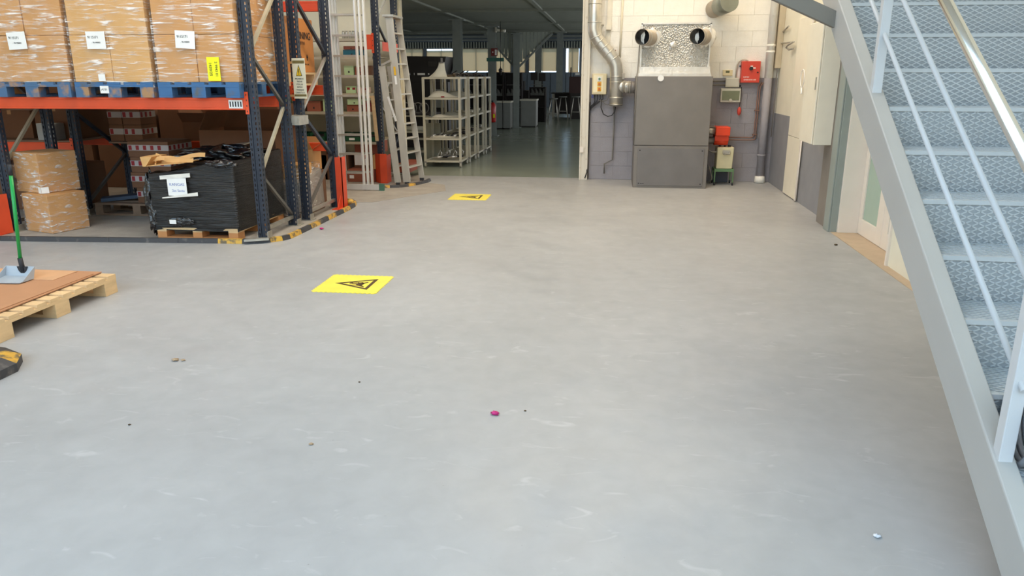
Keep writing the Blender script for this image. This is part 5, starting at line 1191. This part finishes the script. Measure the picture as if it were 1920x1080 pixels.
for i, y in enumerate((14.2, 14.5, 15.05, 15.35, 15.9, 16.15)):
    for j, z in enumerate((.52, .872)):
        if j and i < 2: continue
        one(MB().ball((-2.74, y, z+.035), .04, 8, (1, 1.3, .8)).bar((-2.95, y, z+.02), (-2.72, y+.1, z+.05), .03, .02), 'metal_part', M_cloth if (i+j) % 2 else M_mach, 'machined part %s on the %s level of the rear trolleys' % (('one', 'two', 'three', 'four', 'five', 'six')[i], ('second', 'third')[j]), 'part', 'machined parts on the rear trolleys')

# ------------------------------------------------------------------ workshop beyond the doorway
one(MB().box(-3.44, -3.14, 13.98, 14.0, .0, .74), 'leaning_board', mat('grey_beige_board', (160, 154, 134), .6), 'pale board standing behind the nearest trolley', 'board')
wk = thing('work_table', 'dark work table with pale rails left of the trolleys', 'table', (-4.2, 14.8, 0))
part(MB().box(-5.6, -3.42, 14.3, 15.3, .84, .88), 'tabletop', M_mach, wk); part(MB().box(-5.6, -3.42, 14.27, 14.3, .835, .86), 'edge_rail', M_trol, wk)
for x in (-5.55, -3.47): part(MB().box(x-.02, x+.02, 14.3, 14.34, 0, .84), 'leg', M_trol, wk); part(MB().box(x-.02, x+.02, 15.2, 15.24, 0, .84), 'leg', M_trol, wk)
for z in (.55, .42, .18): part(MB().box(-5.5, -3.45, 14.28, 14.31, z-.02, z+.02), 'side_rail', M_trol, wk)
one(MB().tube([(-3.95, 14.295, .616), (-3.45, 14.295, .616)], .045, 14), 'paper_roll', M_cloth, 'white roll lying along the front rail of the work table', 'roll')
for i in range(4):
    x = -3.95+.12*i; one(MB().tube([(x+.09*math.cos(k*.524), 14.6, .985+.1*math.sin(k*.524)) for k in range(12)], .011, 6, closed=True), 'cable_loop', M_wireg, '%s cable coil on the work table left of the trolleys' % ('first', 'second', 'third', 'fourth')[i], 'cable', 'cable coils on the work table')
mc = thing('dark_machine', 'big dark machine with slanted hood behind the work table', 'machine', (-4.2, 17.3, 0))
part(MB().box(-5.4, -3.62, 17.0, 18.2, 0, 1.45), 'machine_base', M_mach, mc)
part(MB().hexa([(-5.4, 16.98, 1.45), (-3.78, 16.98, 1.45), (-3.78, 18.2, 1.45), (-5.4, 18.2, 1.45), (-5.4, 17.05, 2.02), (-3.66, 17.05, 2.0), (-3.66, 18.2, 2.0), (-5.4, 18.2, 2.02)]), 'machine_hood', M_mach, mc)
part(MB().box(-4.30, -4.13, 16.96, 16.98, 1.60, 1.645).box(-4.06, -4.03, 16.96, 16.98, 1.61, 1.64).box(-4.48, -4.47, 16.96, 16.98, 1.6, 1.65).box(-4.38, -4.37, 16.96, 16.98, 1.6, 1.65), 'indicator_plate', M_white, mc)
part(MB().box(-4.06, -3.86, 16.99, 17.02, 1.78, 1.90), 'screen', mat('dim_screen', (50, 46, 44), .3), mc)
part(MB().box(-4.0, -3.72, 16.9, 17.0, .9, 1.3), 'side_chute', M_cabd, mc)
def column(x, y, zt, s_, lab, m=M_fcol):
    c = thing('steel_column', lab, 'column', (x, y, 0))
    part(MB().box(x-s_/2, x+s_/2, y-s_/2, y-s_/2+.015, 0, zt).box(x-s_/2, x+s_/2, y+s_/2-.015, y+s_/2, 0, zt).box(x-.008, x+.008, y-s_/2+.015, y+s_/2-.015, 0, zt), 'column_profile', m, c)
    part(MB().box(x-s_*.8, x+s_*.8, y-s_*.8, y+s_*.8, 0, .02), 'base_plate', m, c); part(MB().box(x-s_*.9, x+s_*.9, y-s_*.7, y+s_*.7, zt-.03, zt-.001), 'cap_plate', m, c)
    return c
column(-3.58, 18.0, 2.84, .2, 'grey steel column rising behind the nearest trolley')
cB = column(-3.16, 20.55, 2.84, .2, 'grey steel column carrying the exit sign and extinguisher')
column(-2.93, 24.0, 2.84, .18, 'grey steel column under the V shaped cladding')
column(-2.62, 28.0, 3.62, .22, 'dark steel column behind the V shaped cladding'); column(-2.55, 38.6, 3.62, .3, 'distant column between the right far windows')
column(-9.0, 20, 2.84, .2, 'grey steel column hidden far to the left')
sp_ = one(MB().box(-3.28, -2.82, 20.38, 20.4, 1.95, 2.04), 'direction_sign', M_sgreen, 'narrow green direction sign on the column', 'sign')
ex = thing('exit_sign', 'small dark red safety sign on the column', 'sign', (-3.08, 20.4, 2.1))
part(MB().box(-3.16, -2.99, 20.39, 20.40, 2.09, 2.28), 'sign_plate', M_exit, ex)
part(MB().box(-3.06, -3.01, 20.384, 20.389, 2.11, 2.25).box(-3.13, -3.10, 20.384, 20.389, 2.17, 2.20), 'sign_symbol', M_white, ex)
fe = thing('fire_extinguisher', 'red fire extinguisher hung on the column behind the trolleys', 'extinguisher', (-3.12, 20.3, .38))
part(MB().tube([(-3.12, 20.35, .38), (-3.12, 20.35, .42), (-3.12, 20.35, .82), (-3.12, 20.35, .88), (-3.12, 20.35, .90)], [.07, .085, .085, .05, .03], 18), 'cylinder_body', M_rext, fe)
part(MB().tube([(-3.12, 20.35, .9), (-3.12, 20.35, .95)], .02, 10).tube([(-3.12, 20.35, .93), (-3.22, 20.33, .92), (-3.25, 20.33, .75)], .012, 8), 'valve_and_hose', M_black, fe)
sub(MB().box(-3.10, -3.05, 20.255, 20.262, .50, .60), 'yellow_label', M_ylabel, fe.children[0])
one(MB().box(-3.02, -2.93, 20.36, 20.52, 2.70, 2.76).tube([(-2.93, 20.44, 2.73), (-2.78, 20.38, 2.71)], .035, 10).box(-3.06, -3.02, 20.4, 20.48, 2.68, 2.80), 'security_camera', M_gbox, 'small camera on a bracket near the top of the column', 'camera')
hk = thing('crane_hook', 'dark crane hook hanging on a thin cable right of the column', 'hook', (-2.88, 20.2, 1.62))
part(MB().tube([(-2.885, 20.2, 2.93), (-2.885, 20.2, 1.80)], .008, 6), 'hoist_cable', M_wire, hk); part(MB().ball((-2.885, 20.2, 1.72), .055, 10, (1, 1, 1.1)).tube([(-2.885, 20.2, 1.82), (-2.885, 20.2, 1.60)], [.01, .03], 8), 'hook_block', M_mach, hk)
# V shaped cladding under mezzanine
vc = thing('v_cladding', 'dark corrugated cladding tapering down in a V to the column', 'cladding', (-2.93, 24.2, 1.85))
b = MB(); tipx, tipz = -2.97, 1.86
for k in range(19):
    x0 = -3.90+k*.115; x1 = x0+.10; xm = (x0+x1)/2
    zl = tipz+(2.84-tipz)*(abs(xm-tipx)/(1.0 if xm < tipx else 1.12)); zl = min(zl, 2.8)
    if x0 > -1.85: continue
    part(MB().box(x0, x1, 24.17, 24.20, zl, 2.88), 'cladding_strip', M_corr, vc)
part(MB().bar((-3.95, 24.14, 2.84), (-3.0, 24.14, 1.84), .06, .05, up=(0, 1, 0)), 'brace_bar', M_fcol, vc); part(MB().bar((-1.83, 24.14, 2.84), (-2.90, 24.14, 1.82), .06, .05, up=(0, 1, 0)), 'brace_bar', M_fcol, vc)
# cabinets and benches
def bench(x0, x1, y0, y1, h, lab, m=M_cabd):
    t = thing('bench_cabinet', lab, 'cabinet', ((x0+x1)/2, y0, 0))
    part(MB().box(x0, x1, y0, y1, .04, h-.05), 'cabinet_body', m, t); part(MB().box(x0-.02, x1+.02, y0-.03, y1, h-.05, h), 'worktop', M_gbox, t)
    part(MB().box(x0+.03, x1-.03, y0-.012, y0, .09, h-.09), 'cabinet_door', m, t); part(MB().box(x0+.02, x1-.02, y0+.05, y1, 0, .04), 'plinth', M_mach, t)
bench(-3.55, -3.26, 23.2, 23.8, .84, 'narrow grey cabinet left of the V column'); bench(-3.24, -3.02, 23.2, 23.8, .84, 'grey cabinet touching the V column on its left')
bench(-2.82, -2.33, 24.2, 24.9, .87, 'grey bench cabinet with pale top right of the V column')
for i, (x, y, h) in enumerate(((-3.9, 26, 1.7), (-3.3, 26.2, 1.68), (-4.6, 26, 1.6), (-2.55, 27.0, 1.2))):
    t = thing('dark_shelving', ('dark tool shelving left of the V column', 'dark tool shelving just behind the V column', 'dark tool shelving behind the trolleys', 'low dark tool rack right of the V column')[i], 'shelving', (x, y, 0))
    for xx in (x-.27, x+.27): part(MB().box(xx-.02, xx+.02, y, y+.4, 0, h), 'side_post', M_mach, t)
    for z in (.5, .9, 1.25, h-.03):
        if z < h: part(MB().box(x-.27, x+.27, y, y+.4, z, z+.025), 'shelf_board', M_mach, t)
    part(MB().box(x-.27, x+.27, y+.38, y+.4, 0, h), 'back_panel', M_mach, t)
    b = MB()
    for q in range(14): xx = x-.24+.035*q; b.box(xx, xx+.02, y+.02, y+.1, .92, .92+.08+.05*((q*7) % 4)).box(xx, xx+.025, y+.05, y+.12, 1.275, 1.29+.04*((q*5) % 5))
    part(b, 'hanging_tools', M_cabd, t, kind='stuff')
def stool(x, y, h, lab, grp):
    t = thing('workshop_stool', lab, 'stool', (x, y, 0), grp)
    part(MB().disc((x, y, h), (0, 0, 1), .15, .04, 16), 'seat', M_cabd, t)
    for (sx, sy) in ((-1, -1), (1, -1), (1, 1), (-1, 1)): part(MB().tube([(x+sx*.08, y+sy*.08, h), (x+sx*.19, y+sy*.19, 0)], .012, 6), 'leg', M_steel, t)
    part(MB().tube([(x+.14*math.cos(k*.785), y+.14*math.sin(k*.785), .3) for k in range(8)], .009, 6, closed=True), 'foot_ring', M_steel, t)
stool(-2.0, 27.2, .80, 'steel legged stool nearest the grey bench cabinet', 'steel stools'); stool(-1.75, 28.8, .82, 'steel legged stool in the middle of the workshop floor', 'steel stools'); stool(-1.25, 28.2, .84, 'steel legged stool nearest the doorway post', 'steel stools')
t = thing('assembly_bench', 'long dark assembly bench behind the stools', 'table', (-1.4, 30, 0))
part(MB().box(-2.3, -.3, 30, 30.8, .9, .95), 'tabletop', M_mach, t)
for x in (-2.25, -.4): part(MB().box(x, x+.05, 30, 30.05, 0, .9), 'leg', M_steel, t); part(MB().box(x, x+.05, 30.7, 30.75, 0, .9), 'leg', M_steel, t)
part(MB().box(-2.2, -.4, 30.75, 30.8, .1, .9), 'modesty_panel', M_mach, t)
t = thing('dark_red_machine', 'dark red machine with posts at the far right of the workshop', 'machine', (-1.2, 27.5, 0))
part(MB().box(-1.55, -.7, 29.0, 29.6, .95, 1.55), 'machine_body', mat('dark_maroon_casing', (60, 34, 34), .5), t)
part(MB().box(-1.5, -.75, 29.05, 29.55, 0, .95), 'machine_base', M_mach, t)
for x in (-1.5, -1.05): part(MB().box(x-.02, x+.02, 29.1, 29.14, 1.55, 1.88), 'post', M_mach, t)
part(MB().box(-1.33, -1.17, 28.98, 29.0, 1.6, 1.7), 'display', M_white, t)
for i, (x, z) in enumerate(((-2.68, 1.45), (-2.4, 1.42))):
    t = thing('desk_monitor', '%s dark monitor on the far desk by the windows' % ('left', 'right')[i], 'monitor', (x, 27.6, 1.2)); part(MB().box(x-.12, x+.12, 27.1, 27.14, z-.02, z+.25), 'screen', M_mach, t); part(MB().box(x-.02, x+.02, 27.14, 27.18, 1.20, z+.1), 'stand', M_mach, t)
for i, (x, y, w_, h) in enumerate(((-7.5, 30, 1.6, 1.3), (-5.6, 33, 1.8, 1.5), (-9.5, 26, 1.5, 1.4), (-4.2, 34, 1.2, 1.35))):
    t = thing('dark_machine', ('far dark machine behind the first trolleys', 'dark machine under the middle far windows', 'dark machine deep at the far left of the workshop', 'dark boxy machine left of the V column')[i], 'machine', (x, y, 0))
    part(MB().box(x-w_/2, x+w_/2, y, y+1, 0, h*.7), 'machine_base', M_mach, t); part(MB().box(x-w_*.4, x+w_*.3, y+.1, y+.9, h*.7, h), 'machine_head', M_mach, t); part(MB().box(x-w_*.3, x-w_*.1, y+.08, y+.1, h*.75, h*.9), 'panel', M_cabd, t)
# lamp fixtures for the area lights
for (x, y, wh) in ((-4.6, 4.5, 'over the front pallet'), (0, 8.6, 'over the middle of the floor'), (-1.6, 10.6, 'near the workshop doorway'), (1.3, 10.2, 'in front of the boiler')):
    one(MB().box(x-.85, x+.85, y-.55, y+.55, 6.24, 6.34), 'ceiling_lamp', M_steel, 'high bay lamp housing under the hall roof ' + wh, 'lamp')
